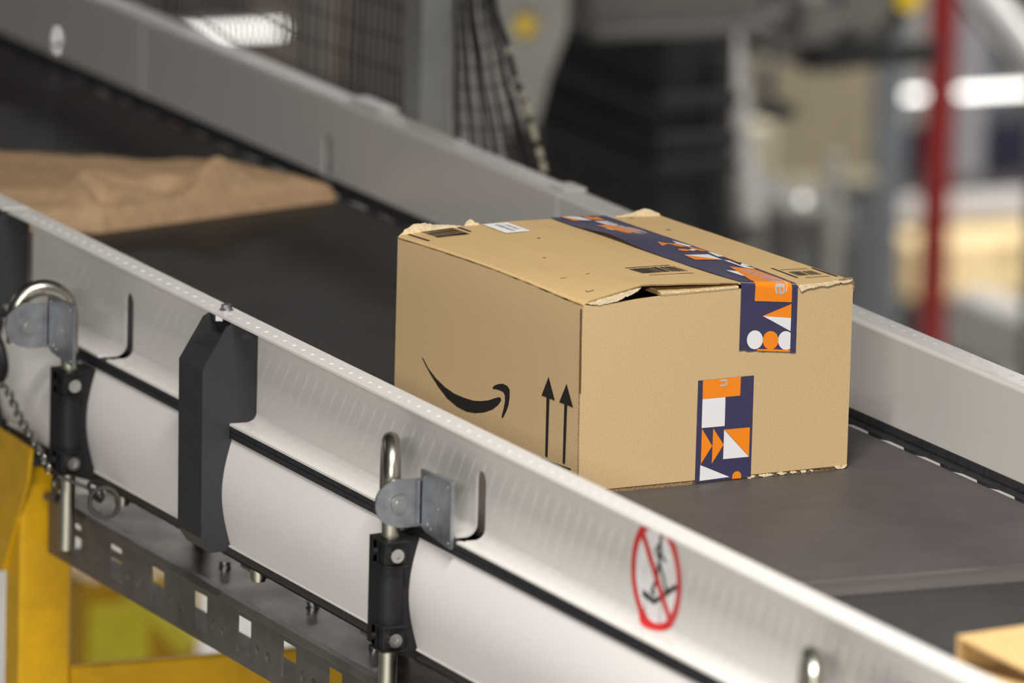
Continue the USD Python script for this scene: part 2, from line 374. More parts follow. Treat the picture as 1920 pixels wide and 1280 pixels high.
# black joint covers: a plate filling the rail's channel and reaching down over the panel
cov = [(YN - .0028, .0045), (YN - .0028, .1095), (-.2082, .1095), (-.2145, .106), (-.2418, .061), (-.2398, -.125), (-.2285, -.1415), (-.2095, -.1405), (-.2040, -.1345)]
cov += [(YO + .0035 - bulge(z), z) for z in np.linspace(-.130, -.018, 18)] + [(YO - .0002, -.016), (YO - .0002, .0006), (-.1885, .0010), (-.1812, .0026)]
covp = Polygon(cov)
inner = Polygon([(YN - .0028, .0045), (YN - .0028, .1095), (-.2082, .1095), (YO - .0002, .1), (YO - .0002, .0006), (-.1885, .0010), (-.1812, .0026)])
recess = Polygon([(-.2050, .095), (-.2050, .111), (-.26, .111), (-.26, .072)])
def cover(x1, w=.066):
    front = ex(covp, x1 - .003, x1, 'yz')
    back = ex(covp, x1 - w, x1 - w + .003, 'yz')
    mid = ex(covp.difference(recess.buffer(.004)).difference(sbox(-.2030, .0, -.17, .2)), x1 - w + .003, x1 - .003, 'yz')
    return cat(front, back, mid)
conv.add('joint_cover', cover(-.4403), M_COVER)
conv.add('joint_cover', cover(-1.1135, .052), M_COVER)
# steel tray and slotted channel under the belt
XP = -1.012
ch_y, lip_z, bot_z = -.19, -.2065, -.2665
def slot_plate():
    s = sbox(XP + .002, bot_z, 1.6, lip_z)
    cut = []
    x = -.96 + .0155
    k = 0
    while x < 1.5:
        cut.append(rounded(sbox(x - .003, -.2560, x + .036, -.2215 if k not in (0, 1) else -.2315), .0025))
        if k in (0, 1): cut.append(rounded(sbox(x - .003, -.2235, x + .034, -.2165), .002))
        else: cut.append(rounded(sbox(x - .003, -.2230, x + .036, -.2150), .002))
        cut.append(Point(x + .0545, -.2425).buffer(.0062, quad_segs=4)); cut.append(affinity.scale(Point(x + .0845, -.2435).buffer(.0062, quad_segs=4), 1.35, 1))
        x += .1235; k += 1
    return s.difference(unary_union(cut))
ch = conv.add('slotted_channel', ex(slot_plate(), ch_y, ch_y + .0025, 'xz'), M_CHANNEL)
conv.add('channel_lip', cat(ex(LineString([(ch_y + .001, lip_z - .002), (ch_y - .006, lip_z + .002), (ch_y - .004, lip_z + .008), (ch_y + .006, lip_z + .007)]).buffer(.0012, cap_style=2), XP + .002, 1.6, 'yz'),
    bx(XP + .002, 1.6, ch_y, ch_y + .055, bot_z - .002, bot_z)), M_CHANNEL, parent=ch)
tray = conv.add('tray', bx(XP + .002, 1.6, ch_y + .006, .40, lip_z + .001, lip_z + .0035), M_SHEET)
for xx, yy in ((-.62, -.135), (-.41, -.120), (-.22, -.130), (.1, -.125)):
    conv.add('tray_bolt', hexbolt(xx, yy, lip_z + .0035, .006, .005), M_ZINC, parent=tray)
conv.add('tray_web', bx(XP + .002, 1.6, .395, .4, bot_z, lip_z + .001), M_CHANNEL)
for xx in (-.9, -.35, .3, .9):
    conv.add('tray_bracket', bx(xx - .02, xx + .02, -.05, -.044, lip_z + .0035, -.0215, .002), M_CHANNEL)

# warning sign on the near rail: a ring, a bar and a figure on a belt
sx, rs = .5575, .0565
def sign_map(u, v, off):
    """u along the rail, v up the rail's profile from the start of the fillet"""
    yw = YN - T; q = RF - T / 2; arc = q * math.pi / 2; out = np.zeros((len(u), 3))
    for i, (a, b) in enumerate(zip(u, v)):
        if b < 0: y, z, ny, nz = yw - q + b, 0, 0, 1
        elif b < arc:
            w = b / q; y, z, ny, nz = yw - q + q * math.sin(w), q - q * math.cos(w), -math.sin(w), math.cos(w)
        else: y, z, ny, nz = yw, q + b - arc, -1, 0
        out[i] = (sx + a, y + ny * off, z + nz * off)
    return out
def sign_part(poly, off):
    ms = []
    for k in range(-3, 30):
        g = poly.intersection(sbox(-.2, -rs + k * .004 - .004, .2, -rs + k * .004))
        for v, f in tri2d(g): ms.append((sign_map(v[:, 0], v[:, 1] + rs + .001, off), f))
    return cat(*ms)
disc = Point(0, 0).buffer(rs, quad_segs=24)
S = lambda *p: LineString([(a * rs, b * rs) for a, b in p])
fig = unary_union([Point(.17 * rs, .80 * rs).buffer(.085 * rs), S((.14, .70), (.10, .25)).buffer(.055 * rs), S((.13, .62), (-.06, .44), (.06, .34)).buffer(.032 * rs), S((.13, .60), (.2, .4), (.36, .34)).buffer(.03 * rs),
    S((.10, .25), (.02, -.05), (-.16, -.30), (-.06, -.32)).buffer(.045 * rs), S((.12, .25), (.28, .05), (.40, -.16), (.5, -.14)).buffer(.045 * rs),
    S((-.52, -.40), (-.04, -.46)).buffer(.06 * rs, cap_style=2), S((-.04, -.46), (.14, -.36), (.80, .0)).buffer(.05 * rs, cap_style=2), S((-.40, -.48), (-.40, -.70)).buffer(.012 * rs), S((.20, -.42), (.20, -.86)).buffer(.012 * rs)])
sg = conv.add('warning_sign', sign_part(disc, .0004), M_SIGNW, parent=None, label='white sticker with a red prohibition ring')
conv.add('red_ring', sign_part(disc.difference(Point(0, 0).buffer(rs * .82, quad_segs=24)).union(S((-.60, .66), (.60, -.66)).buffer(.085 * rs, cap_style=2)), .0008), M_SIGNR, parent=sg)
conv.add('pictogram', sign_part(fig.intersection(disc), .0006), M_SIGNK, parent=sg)

# ------------------------------------------------------------------ hooked rods in black clamps
def hook_clamp(dx, dz, name_label, hook, ob=(0, 0, 0)):
    """a bent zinc rod through a lug, held by a black clamp on the panel; hook is the unit direction in which the rod bends over"""
    xr, yr = .053, -.2365
    base = np.array([xr + dx, yr, -.222 + dz]); o = np.array([dx, 0, dz])
    t = Thing('hooked_rod', name_label, 'clamp rod', base)
    ob = np.array(ob)
    A = lambda nm, m, mt, **k: t.add(nm, (lambda v, f: (v + o + (ob if nm in ('bracket', 'pin', 'rivet') else 0), f))(*arr(m)), mt, **k)
    R, top = .0315, .0875 - .0095
    h = np.array([hook[0], hook[1], 0.0])
    pts = [(xr, yr, -.222)] + [(xr, yr, z) for z in np.linspace(-.2, top - R, 6)]
    for a in np.linspace(0.1, math.pi, 14):
        if a < 1.2: pts.append(np.array([xr, yr, top - R]) + h * (R - R * math.cos(a)) + np.array([0, 0, R * math.sin(a)]))
        else: pts.append(np.array([xr, yr, top - R]) + h * (R - R * math.cos(a)) + np.array([0, 0, R * math.sin(a)]))
    pts += [np.array([xr, yr, z]) + h * 2 * R for z in (top - R - .012, top - R - .03)]
    A('rod', tube(pts, .0095, 18), M_ROD)
    # lug across the rail with a pin, plate along the rail
    xl = .0665
    lug = sbox(-.2365, .0015 - .004, -.2115, .0475).union(Point(-.2365, .0235).buffer(.0248, quad_segs=10))
    lug = lug.difference(Point(-.2365, .0235).buffer(.0068, quad_segs=8))
    pl = Polygon([(xl, .0575), (.1465, .0610), (.1545, -.0065), (.1545, -.0080), (.079, .0005), (xl, .0005)])
    pl = Polygon([(.0735, .0590), (.1495, .0600), (.1505, -.0095), (.0880, -.0045), (.0735, .0010)])
    br = A('bracket', cat(ex(lug, xl, xl + .0035, 'yz'), ex(rounded(pl, .0015), -.2135, -.2098, 'xz'), bx(xl, .078, -.2135, -.2105, .0015, .0475)), M_ZINC)
    A('pin', cat(cyl((.0715, -.2365, .0235), (.058, -.2365, .0235), .0064, 18), cyl((.0715, -.2365, .0235), (.0735, -.2365, .0235), .0085, 18), cyl((.0735, -.2365, .0235), (.0755, -.2365, .0235), .004, 14)), M_STEEL, parent=br)
    for px, pz in ((.083, .052), (.141, .0535), (.092, .004), (.100, .001), (.144, -.004), (.118, .026)):
        A('rivet', cyl((px, -.2135, pz), (px, -.2143, pz), .0016, 8), M_STEEL, parent=br)
    # the clamp block
    prof = [(-.2500, -.0165), (-.2095, -.0150), (-.2070, -.0165)] + [(YO + .0030 - bulge(z) - .0004, z) for z in np.linspace(-.018, -.134, 14)] + [(-.2035, -.1415), (-.2085, -.1450), (-.2270, -.1390), (-.2500, -.1285)]
    blk = solid(ex(Polygon(prof), .030, .0585, 'yz')) + cyl((xr, yr, -.016), (xr, yr, -.130), .0140, 24)
    blk = blk - cyl((xr, yr, -.2), (xr, yr, .05), .0096, 20)
    cl = A('clamp', blk, M_CLAMP)
    for k, zc in ((0, -.0300), (1, -.1190)):
        A('clamp_lug', bx(.040, .0740, -.2520, -.2235, zc - .0135, zc - .0115, .0005) + bx(.040, .0740, -.2520, -.2235, zc + .0115, zc + .0135, .0005) + bx(.040, .0700, -.2500, -.2255, zc - .012, zc + .012, .001), M_CLAMP, parent=cl)
        A('clamp_bolt', cyl((.0700, -.2395, zc), (.0790, -.2395, zc), .0072, 20) - cyl((.0765, -.2395, zc), (.081, -.2395, zc), .0036, 6), M_STEEL, parent=cl)
        A('clamp_nut', cyl((.050, -.2500, zc), (.050, -.2550, zc), .004, 10), M_CLAMP, parent=cl)
    return t
_v = np.array([-.907, .42]); 
hook_clamp(0, 0, 'zinc rod with upright hook in a black clamp, in front of the large carton', (-.93, .36))
hook_clamp(-.89, -.0018, 'zinc rod bent over sideways in a black clamp above the yellow stand', (-.14, -.99), (-.001, -.058, .017))
hook_clamp(.9654, -.0037, 'zinc rod of which only the bright tip shows, right of the prohibition sign', (-.93, .36))

# ------------------------------------------------------------------ yellow support stand
st = Thing('support_stand', 'yellow painted steel support stand under the upstream end of the conveyor', 'stand', (-1.05, -.18, -ZB))
x1 = -1.0145
def tubeprof(y0, y1, xa, xb, z0, z1): return bx(xa, xb, y0, y1, z0, z1, .005)
st.add('leg', bx(x1 - .050, x1, -.2210, -.1560, -ZB + .008, -.160, .005), M_YELLOW)
st.add('leg', bx(x1 - .050, x1, .385, .450, -ZB + .008, -.160, .005), M_YELLOW)
st.add('cross_beam', bx(x1 - .018, x1 - .006, -.1555, .3845, -.470, -.4085, .003), M_YELLOW)
st.add('foot_plate', bx(x1 - .09, x1 + .04, -.25, -.12, -ZB, -ZB + .008, .002), M_YELLOW)
st.add('foot_plate', bx(x1 - .09, x1 + .04, .355, .48, -ZB, -ZB + .008, .002), M_YELLOW)
gp = Polygon([(-1.25, -.132), (-.9843 + .006, -.1385), (-.988, -.178), (-1.0600, -.2992), (-1.0760, -.3010), (-1.115, -.2920), (-1.25, -.26)])
g = st.add('gusset', ex(rounded(gp, .004), -.2255, -.2215, 'xz'), M_YELLOW)
st.add('gusset_bolt', cat(cyl((-1.094, -.2255, -.2700), (-1.094, -.2330, -.2700), .0085, 6), cyl((-1.094, -.2255, -.2700), (-1.094, -.2270, -.2700), .011, 18)), M_ZINC, parent=g)
st.add('gusset_bolt', cat(cyl((-1.094, -.2255, -.215), (-1.094, -.2330, -.215), .0085, 6), cyl((-1.094, -.2255, -.215), (-1.094, -.2270, -.215), .011, 18)), M_ZINC, parent=g)
st.add('clamp_plate', bx(-1.018, -.985, -.2215, -.165, -.1615, -.1493, .002), M_BLACK)

# ------------------------------------------------------------------ chain and rings hanging by the left clamp
def link(c, ax, d, L=.012, w=.0042, r=.0013):
    """one oval link: centre, long axis, plane normal"""
    a = np.array(d, float); a /= np.linalg.norm(a); n = np.array(ax, float); n -= a * (n @ a); n /= np.linalg.norm(n); b = np.cross(n, a)
    P = []
    for k in range(21):
        t = 2 * math.pi * k / 20
        s = math.copysign(L / 2 - w, math.cos(t)) if abs(math.cos(t)) > 1e-6 else 0
        P.append(np.array(c) + a * (s + w * math.cos(t)) + b * w * math.sin(t))
    return tube(P, r, 6)
chn = Thing('steel_chain', 'thin steel chain sagging from the left edge to the ring by the left clamp rod', 'chain', (-.96, -.262, -.06))
cp = np.array([(-.99, -.262, -.058), (-.955, -.2625, -.066), (-.925, -.262, -.085), (-.888, -.262, -.101), (-.850, -.262, -.118), (-.826, -.262, -.131)])
tt = np.linspace(0, len(cp) - 1, 400); cc = np.column_stack([np.interp(tt, range(len(cp)), cp[:, k]) for k in range(3)])
dl = np.r_[0, np.cumsum(np.linalg.norm(np.diff(cc, axis=0), axis=1))]
n = int(dl[-1] / 0.0086)
for i in range(n):
    q = (i + .5) * 0.0086; c = [np.interp(q, dl, cc[:, k]) for k in range(3)]; c2 = [np.interp(q + .002, dl, cc[:, k]) for k in range(3)]
    chn.add('link', link(c, (0, 1, 0) if i % 2 else (.2, 0, 1), np.array(c2) - c), M_STEEL)
rg = Thing('split_ring', 'loose wire rings hanging behind the lower end of the left rod', 'ring', (-.80, -.235, -.16))
rg.add('ring', ring((-.812, -.2600, -.147), .0150, .0023, (.5, .8, .1)), M_RING)
rg.add('ring', ring((-.742, -.2300, -.150), .0165, .0026, (.9, -.3, .25)), M_RING)
rg.add('ring', ring((-.768, -.2300, -.143), .0115, .0022, (.6, .5, .55)), M_RING)
rg.add('wire', tube([(-.826, -.262, -.131), (-.812, -.258, -.133), (-.79, -.222, -.1478), (-.768, -.228, -.150), (-.757, -.229, -.152)], .0022, 8), M_RING)
stp = Thing('black_strap', 'crumpled black strap with steel buckle at the left edge beside the bent rod', 'strap', (-.99, -.262, -.04))
sp = [(-1.03, -.258, .012), (-1.005, -.262, .006), (-.998, -.268, -.004), (-.978, -.266, -.020), (-.972, -.264, -.040), (-.985, -.262, -.055), (-1.01, -.262, -.052), (-1.02, -.262, -.035), (-1.0, -.266, -.022), (-1.015, -.266, -.004)]
tq = np.linspace(0, len(sp) - 1, 60); spx = np.column_stack([np.interp(tq, range(len(sp)), np.array(sp)[:, k]) for k in range(3)])
for k in range(3): spx[2:-2, k] = np.convolve(spx[:, k], np.ones(5) / 5, 'valid')
stp.add('webbing', tube(spx, .0085, 10), M_CLAMP)
stp.add('buckle', ring((-.985, -.270, -.058), .012, .0030, (.3, 1, .2)), M_STEEL)
stp.add('buckle', ring((-1.012, -.270, -.052), .0095, .0028, (.8, .6, .3)), M_STEEL)

# ------------------------------------------------------------------ the large carton
L, W, H = .3964, .3300, .2004
DEC = {
    'sm1': [(336.7,78.6),(331.4,73.8),(318.1,64.3),(301.0,54.2),(280.2,44.9),(257.1,39.8),(236.9,38.8),(219.4,40.7),(199.5,45.5),(182.4,52.0),(170.3,59.5),(165.1,64.9),(165.7,67.3),(169.5,67.8),(178.0,64.9),(190.3,60.3),(207.6,55.9),(225.0,53.1),(245.1,52.4),(265.4,52.8),(285.8,55.9),(306.5,62.0),(322.2,69.2),(332.8,76.8),(335.4,78.6)],
    'sm2': [(183.5,75.1),(180.0,78.1),(171.4,81.5),(161.6,83.6),(152.9,83.0),(147.8,80.2),(147.4,72.1),(149.4,62.9),(153.9,55.1),(159.8,47.7),(162.2,46.8),(162.8,48.3),(159.0,57.3),(156.3,66.6),(157.3,72.7),(161.2,75.1),(167.4,75.5),(176.1,75.1),(182.3,74.1)],
}
SEAM = .1655
bxT = Thing('carton', 'large brown cardboard carton with navy and orange tape, in the middle of the belt', 'box', (0, 0, .004), math.degrees(.0909))
FT = np.array([0, .008, .026, .038, .050, .062, .0704, .080, .098, .132, .159, .188, .205, .215, .240, .262, .294, .33])
FZ = np.array([.2004, .2030, .2066, .2090, .2112, .2135, .2150, .2149, .2136, .2120, .2103, .2078, .2062, .2053, .2030, .2000, .1996, .1994])
BT = np.array([0, .03, .085, .15, .2, .25, .3, .33]); BZ = np.array([.2008, .2035, .2058, .2062, .2050, .2030, .2005, .1990])
def ztop(s, t):
    s = np.asarray(s, float); t = np.asarray(t, float)
    zb = np.interp(t, BT, BZ) + .0035 * np.sin(np.pi * np.clip(s / L, 0, 1)) * np.clip(1 - t / .06, 0, 1)
    return zb + (np.interp(t, FT, FZ) - zb) * np.exp(-(np.clip(s, 0, None) / .075) ** 1.25)
def add(nm, m, mt, **k): return bxT.add(nm, m, mt, local=True, **k)
# walls
fp_t = np.array([0, .006, .014, .046, .070, .094, .133, .190, .262, .294, .322, .330]); fp_z = np.array([.1985, .1975, .1962, .1978, .1993, .2003, .2003, .2006, .1958, .1962, .1972, .1985])
front = Polygon([(.0004, 0)] + [(W - .0004, 0)] + list(zip(fp_t[::-1], fp_z[::-1])))
ss = np.linspace(.004, L, 30)
leftp = Polygon([(-.0025, 0)] + [(-.0025, .1985)] + [(-s, float(ztop(s, 0)) - .0019) for s in ss] + [(-L, 0)])
rightp = Polygon([(-.0025, 0)] + [(-.0025, .1945)] + [(-s, float(ztop(s, W)) - .0035) for s in ss] + [(-L, 0)])
body = add('body', cat(ex(front, -.004, 0, 'yz'), ex(leftp, 0, .004, 'xz'), ex(rightp, W - .004, W, 'xz'), bx(-L, -L + .004, .004, W - .004, 0, .1965), bx(-L + .004, -.004, .004, W - .004, 0, .004)), M_CARD)
# glued seam at the near corner: pale fold margin and a dark line of flute ends
seam = lambda za, zb, dz, w: cat(*[bx(-.0052 - (.0004 if k % 2 else 0) + .004 * (1 - z / .19), -.0052 + w + .004 * (1 - z / .19), -.0007, .0001, z, z + .0011) for k, z in enumerate(np.arange(za, zb, dz))])
add('seam_edge', seam(.105, .194, .0019, .0034), M_FLUTE, parent=body)
add('seam_edge', seam(.004, .105, .0027, .0016), M_CARDEDGE, parent=body)
add('corner_fold', cyl((-.0016, .0016, .001), (-.0016, .0016, .195), .0018, 10), M_CARD, parent=body)
# top flaps
def flap(t0, t1, edge, th=.0022, nx=60, ny=48, s1=L):
    sg_ = np.r_[np.linspace(0, .12, nx // 2), np.linspace(.12, s1, nx // 2 + 1)[1:]]; tg = np.unique(np.r_[np.linspace(t0, t1, ny), (t0 + np.linspace(0, .0035, 6)) if t0 < .01 else t0])
    Sg, Tg = np.meshgrid(sg_, tg, indexing='ij'); e = np.array([edge(t) for t in tg])
    Sx = Sg + e[None, :] * np.exp(-Sg / .01)
    Z = ztop(Sg, Tg) + .0008 * (meshkit.fbm(np.stack([Sg * 22, Tg * 22, Sg * 0], -1), 3) - .5)
    Z = Z - .0016 * np.clip(1 - Tg / .0035, 0, 1) ** 2
    P = np.stack([-Sx, Tg, Z], -1); Q = P.copy(); Q[..., 2] -= th
    n, m = P.shape[:2]; V = np.vstack([P.reshape(-1, 3), Q.reshape(-1, 3)]); F = []
    I = lambda i, j, k=0: k * n * m + i * m + j
    for i in range(n - 1):
        for j in range(m - 1):
            F += [(I(i, j), I(i, j + 1), I(i + 1, j + 1)), (I(i, j), I(i + 1, j + 1), I(i + 1, j)), (I(i, j, 1), I(i + 1, j + 1, 1), I(i, j + 1, 1)), (I(i, j, 1), I(i + 1, j, 1), I(i + 1, j + 1, 1))]
    for i in range(n - 1):
        F += [(I(i, 0), I(i + 1, 0), I(i + 1, 0, 1)), (I(i, 0), I(i + 1, 0, 1), I(i, 0, 1)), (I(i, m - 1), I(i + 1, m - 1, 1), I(i + 1, m - 1)), (I(i, m - 1), I(i, m - 1, 1), I(i + 1, m - 1, 1))]
    for j in range(m - 1):
        F += [(I(0, j), I(0, j + 1, 1), I(0, j + 1)), (I(0, j), I(0, j, 1), I(0, j + 1, 1)), (I(n - 1, j), I(n - 1, j + 1), I(n - 1, j + 1, 1)), (I(n - 1, j), I(n - 1, j + 1, 1), I(n - 1, j, 1))]
    return trimesh.Trimesh(V, np.array(F), process=False)
je = np.random.default_rng(3).random(80)
fl = add('top_flap', flap(.0, SEAM, lambda t: .0 + .0012 * np.interp(t * 1000, range(80), je) * .3), M_CARDTOP)
fr = add('top_flap', flap(SEAM + .0006, W - .0006, lambda t: .001 + (.004 * np.interp(t * 420, range(80), je[::-1] * np.roll(je, 3)) if t > .262 else 0), ny=60), M_CARDTOP)
# the raised flap's open front edge: zigzag flutes between its two liners
def flutes(t0, t1, pitch=.0017, th=.0012, drop=.0005):
    V, F = [], []
    n = int((t1 - t0) / pitch)
    for i in range(n):
        t = t0 + (i + .15) * pitch; z = float(ztop(0, t)); a, b = z - drop, z - drop - th; w = pitch * .55
        k = len(V); V += [(.0006, t, a), (.0006, t + w, a), (.0006, t + w, b), (.0006, t, b)]; F += [(k, k + 1, k + 2), (k, k + 2, k + 3)]
    v = np.array(V); return cat((v + [-.001, 0, 0], np.array(F)), (v, np.array(F)))
add('flute_ends', flutes(.006, .188), M_FLUTE, parent=fl)
# torn liner under the near corner of the raised flap, and torn tabs at the back
tl = [(.0050, .1995), (.0064, .1990), (.0131, .1978), (.0180, .1969), (.0263, .1979), (.0384, .1991), (.0467, .2011), (.0495, .2040), (.0530, .2032), (.0551, .2047), (.0599, .2059), (.0646, .2087), (.0690, .2115), (.0660, .2108), (.0620, .2108), (.0500, .2086), (.0380, .2064), (.0260, .2040), (.0120, .2012)]
def jag(pts, seed, amp=.0008):
    g = np.random.default_rng(seed); l = LineString(pts + [pts[0]]); n = int(l.length / .0016)
    return Polygon([(p.x + amp * (g.random() - .5), p.y + amp * (g.random() - .5)) for p in (l.interpolate(i / n, normalized=True) for i in range(n))]).buffer(0)
add('torn_liner', ex(jag(tl, 5), -.0008, .0010, 'yz'), M_CREAM, parent=fl)
add('torn_tab', ex(jag([(.002, .2005), (.010, .2068), (.020, .2120), (.034, .2118), (.044, .2095), (.055, .2085), (.078, .2060), (.078, .2020), (.002, .197)], 6, .0010), -L - .0010, -L + .0012, 'yz'), M_CREAM, parent=fl)
add('torn_tab', ex(jag([(.082, .2055), (.0875, .2118), (.090, .2122), (.094, .2090), (.100, .2068), (.100, .203), (.082, .203)], 7), -L - .0010, -L + .0012, 'yz'), M_CREAM, parent=fl)
add('torn_tab', ex(jag([(.272, .2022), (.290, .2040), (.304, .2075), (.309, .2085), (.318, .2060), (.328, .2010), (.328, .196), (.272, .199)], 8), -L - .0010, -L + .0012, 'yz'), M_CREAM, parent=fr)
rj = [(.262, .1990), (.262, .1955), (.266, .1925), (.271, .1945), (.282, .1958), (.290, .1972), (.297, .1960), (.303, .1972), (.312, .1986), (.316, .1975), (.327, .1988), (.328, .2010), (.300, .2000)]
add('torn_edge', ex(jag(rj, 9, .0012), -.0005, .0020, 'yz'), M_CREAM, parent=fr)
add('split_corner', ex(jag([(.312, .1985), (.326, .1995), (.3295, .1940), (.3300, .1880), (.3312, .1880), (.3310, .1960), (.3285, .2025), (.315, .2020)], 10, .0006), -.003, .0012, 'yz'), M_CARDEDGE, parent=fr)
# inner flap under the raised one
inf = add('inner_flap', ex(jag([(.0939, .2008), (.0919, .2064), (.133, .2051), (.188, .2050), (.188, .2010), (.133, .2008)], 11, .0005), -.12, .0004, 'yz'), M_CARDTOP)
add('inner_edge', cat(ex(jag([(.0935, .2026), (.0925, .2050), (.133, .2040), (.188, .2040), (.188, .2026), (.133, .2024)], 12, .0009), .0004, .0008, 'yz')), M_CREAM, parent=inf)
# bottom flap and torn paper along the bottom edge
bf = add('bottom_flap', cat(bx(-L, -.0022, .004, W - .006, -.0040, -.0002), bx(-.0022, .0002, .012, .139, -.0040, -.0012)), M_CARDEDGE)
tb = [Polygon([(a, -.0012), (a + w * .6, -.0005), (a + w, -.0016), (a + w * .8, -.0032), (a + w * .3, -.0036)]) for a, w in ((.203, .014), (.219, .020), (.243, .012), (.258, .010), (.272, .007), (.284, .004))]
add('torn_paper', ex(unary_union([jag(list(p.exterior.coords)[:-1], 20 + i, .0012) for i, p in enumerate(tb)]), -.001, .0006, 'yz'), M_CREAM, parent=bf)
add('torn_paper', ex(jag([(.312, .0008), (.3225, -.0006), (.3300, .0004), (.3262, -.0032), (.318, -.0034)], 31, .0006), -.003, .0008, 'yz'), M_CREAM, parent=bf)

# prints on the near side
def on_left(pts, off=.0004): return ex(Polygon([(-a / 1000, b / 1000) for a, b in pts]).buffer(0), -off, -off * .2, 'xz')
add('curved_arrow_print', cat(on_left(DEC['sm1']), on_left(DEC['sm2'])), M_INK, parent=body, label='black curved smile arrow')
add('up_arrow_print', on_left([(67, 109.3), (80.5, 87), (70.2, 87), (69.6, 24), (64.9, 24), (64.2, 87), (53, 87)]), M_INK, parent=body)
add('up_arrow_print', on_left([(29.6, 109.2), (43.6, 87), (33, 87), (33.2, 24), (28.4, 24), (27.2, 87), (15.2, 87)]), M_INK, parent=body)
add('arrow_base_print', on_left([(80, 20.8), (16.2, 21.4), (16.1, 19.6), (80, 18.8)]), M_INK, parent=body)
# prints on the top: polygons in (s, t) = (distance back from the front edge, distance from the near edge), laid on the bulging flaps
def tape_off(s, t): return .0011 + .0042 * np.exp(-((s - .27) / .05) ** 2) * np.clip(1 - (t - .1905) / .055, 0, 1)
RC = .0045
def on_top(s, t, off):
    z = ztop(s, t); z0 = ztop(np.zeros_like(t), t)
    a = np.clip((RC - s) / (2 * RC), 0, 1) * math.pi / 2
    px = np.where(s >= RC, -s, np.where(s <= -RC, off, -RC + (RC + off) * np.sin(a)))
    pz = np.where(s >= RC, z + off, np.where(s <= -RC, z0 + s, z0 - RC + (RC + off) * np.cos(a)))
    return np.column_stack([px, t, pz])
CUTS = np.unique(np.r_[np.arange(-.08, -.012, .02), np.arange(-.012, .0125, .0012), np.arange(.0125, .44, .006)])
def lay(poly, off, tape=True):
    ms = []
    for a, b in zip(CUTS[:-1], CUTS[1:]):
        for v, f in tri2d(poly.intersection(sbox(a, 0, b, W))):
            s, t = v[:, 0], v[:, 1]; o = (tape_off(s, t) if tape else 0) + off
            ms.append((on_top(s, t, o), f))
    return cat(*ms)
mm = lambda pts: Polygon([(a / 1000, b / 1000) for a, b in pts]).buffer(0)
def bars(s0, s1, t0, t1, along, seed, n=16):
    g = np.random.default_rng(seed); w = g.random(2 * n) * .8 + .35; c = np.r_[0, np.cumsum(w)]; c = c / c[-1]
    out = []
    for k in range(0, 2 * n, 2):
        if along == 's': out.append(sbox(s0 + (s1 - s0) * c[k], t0, s0 + (s1 - s0) * c[k + 1], t1))
        else: out.append(sbox(s0, t0 + (t1 - t0) * c[k], s1, t0 + (t1 - t0) * c[k + 1]))
    return unary_union(out)
add('barcode', lay(unary_union([sbox(.346, .009, .402, .0120), sbox(.365, .0705, .4, .0735), bars(.354, .395, .026, .065, 's', 2, 9), sbox(.399, .027, .4005, .062)]).intersection(sbox(0, 0, .392, W)).buffer(0), .0006, False), M_INK, parent=fl)
add('barcode', lay(unary_union([sbox(.1145, .118, .1165, .173), sbox(.0640, .118, .0658, .172), bars(.078, .1085, .1185, .174, 't', 4, 15)]), .0006, False), M_INK, parent=fl)
add('barcode', lay(unary_union([sbox(.030, .2780, .083, .2805), sbox(.024, .3235, .075, .3265), bars(.040, .061, .2865, .3170, 't', 6, 12), sbox(.0715, .284, .073, .318), sbox(.0275, .288, .029, .318)]), .0006, False), M_INK, parent=fr)
add('print_tick', lay(unary_union([sbox(.10, .031, .1012, .038), sbox(.104, .0635, .1052, .069), sbox(.028, .0215, .0292, .029), sbox(.0292, .0215, .034, .0225), sbox(.205, .070, .2065, .0735), sbox(.30, .118, .302, .122), sbox(.385, .232, .387, .24), sbox(.31, .285, .312, .291), sbox(.385, .283, .387, .289)]), .0006, False), M_INK, parent=fl)
lb = add('address_label', lay(affinity.rotate(sbox(.3385, .1015, .3915, .1320), 1.0), .0007, False), M_LABEL, parent=fl, label='white sticker with a small barcode')
add('label_print', lay(unary_union([bars(.346, .386, .112, .1175, 's', 8, 10), bars(.352, .386, .1215, .1235, 's', 12, 14), bars(.352, .380, .1245, .1265, 's', 13, 12)]), .0010, False), M_GREYINK, parent=lb)

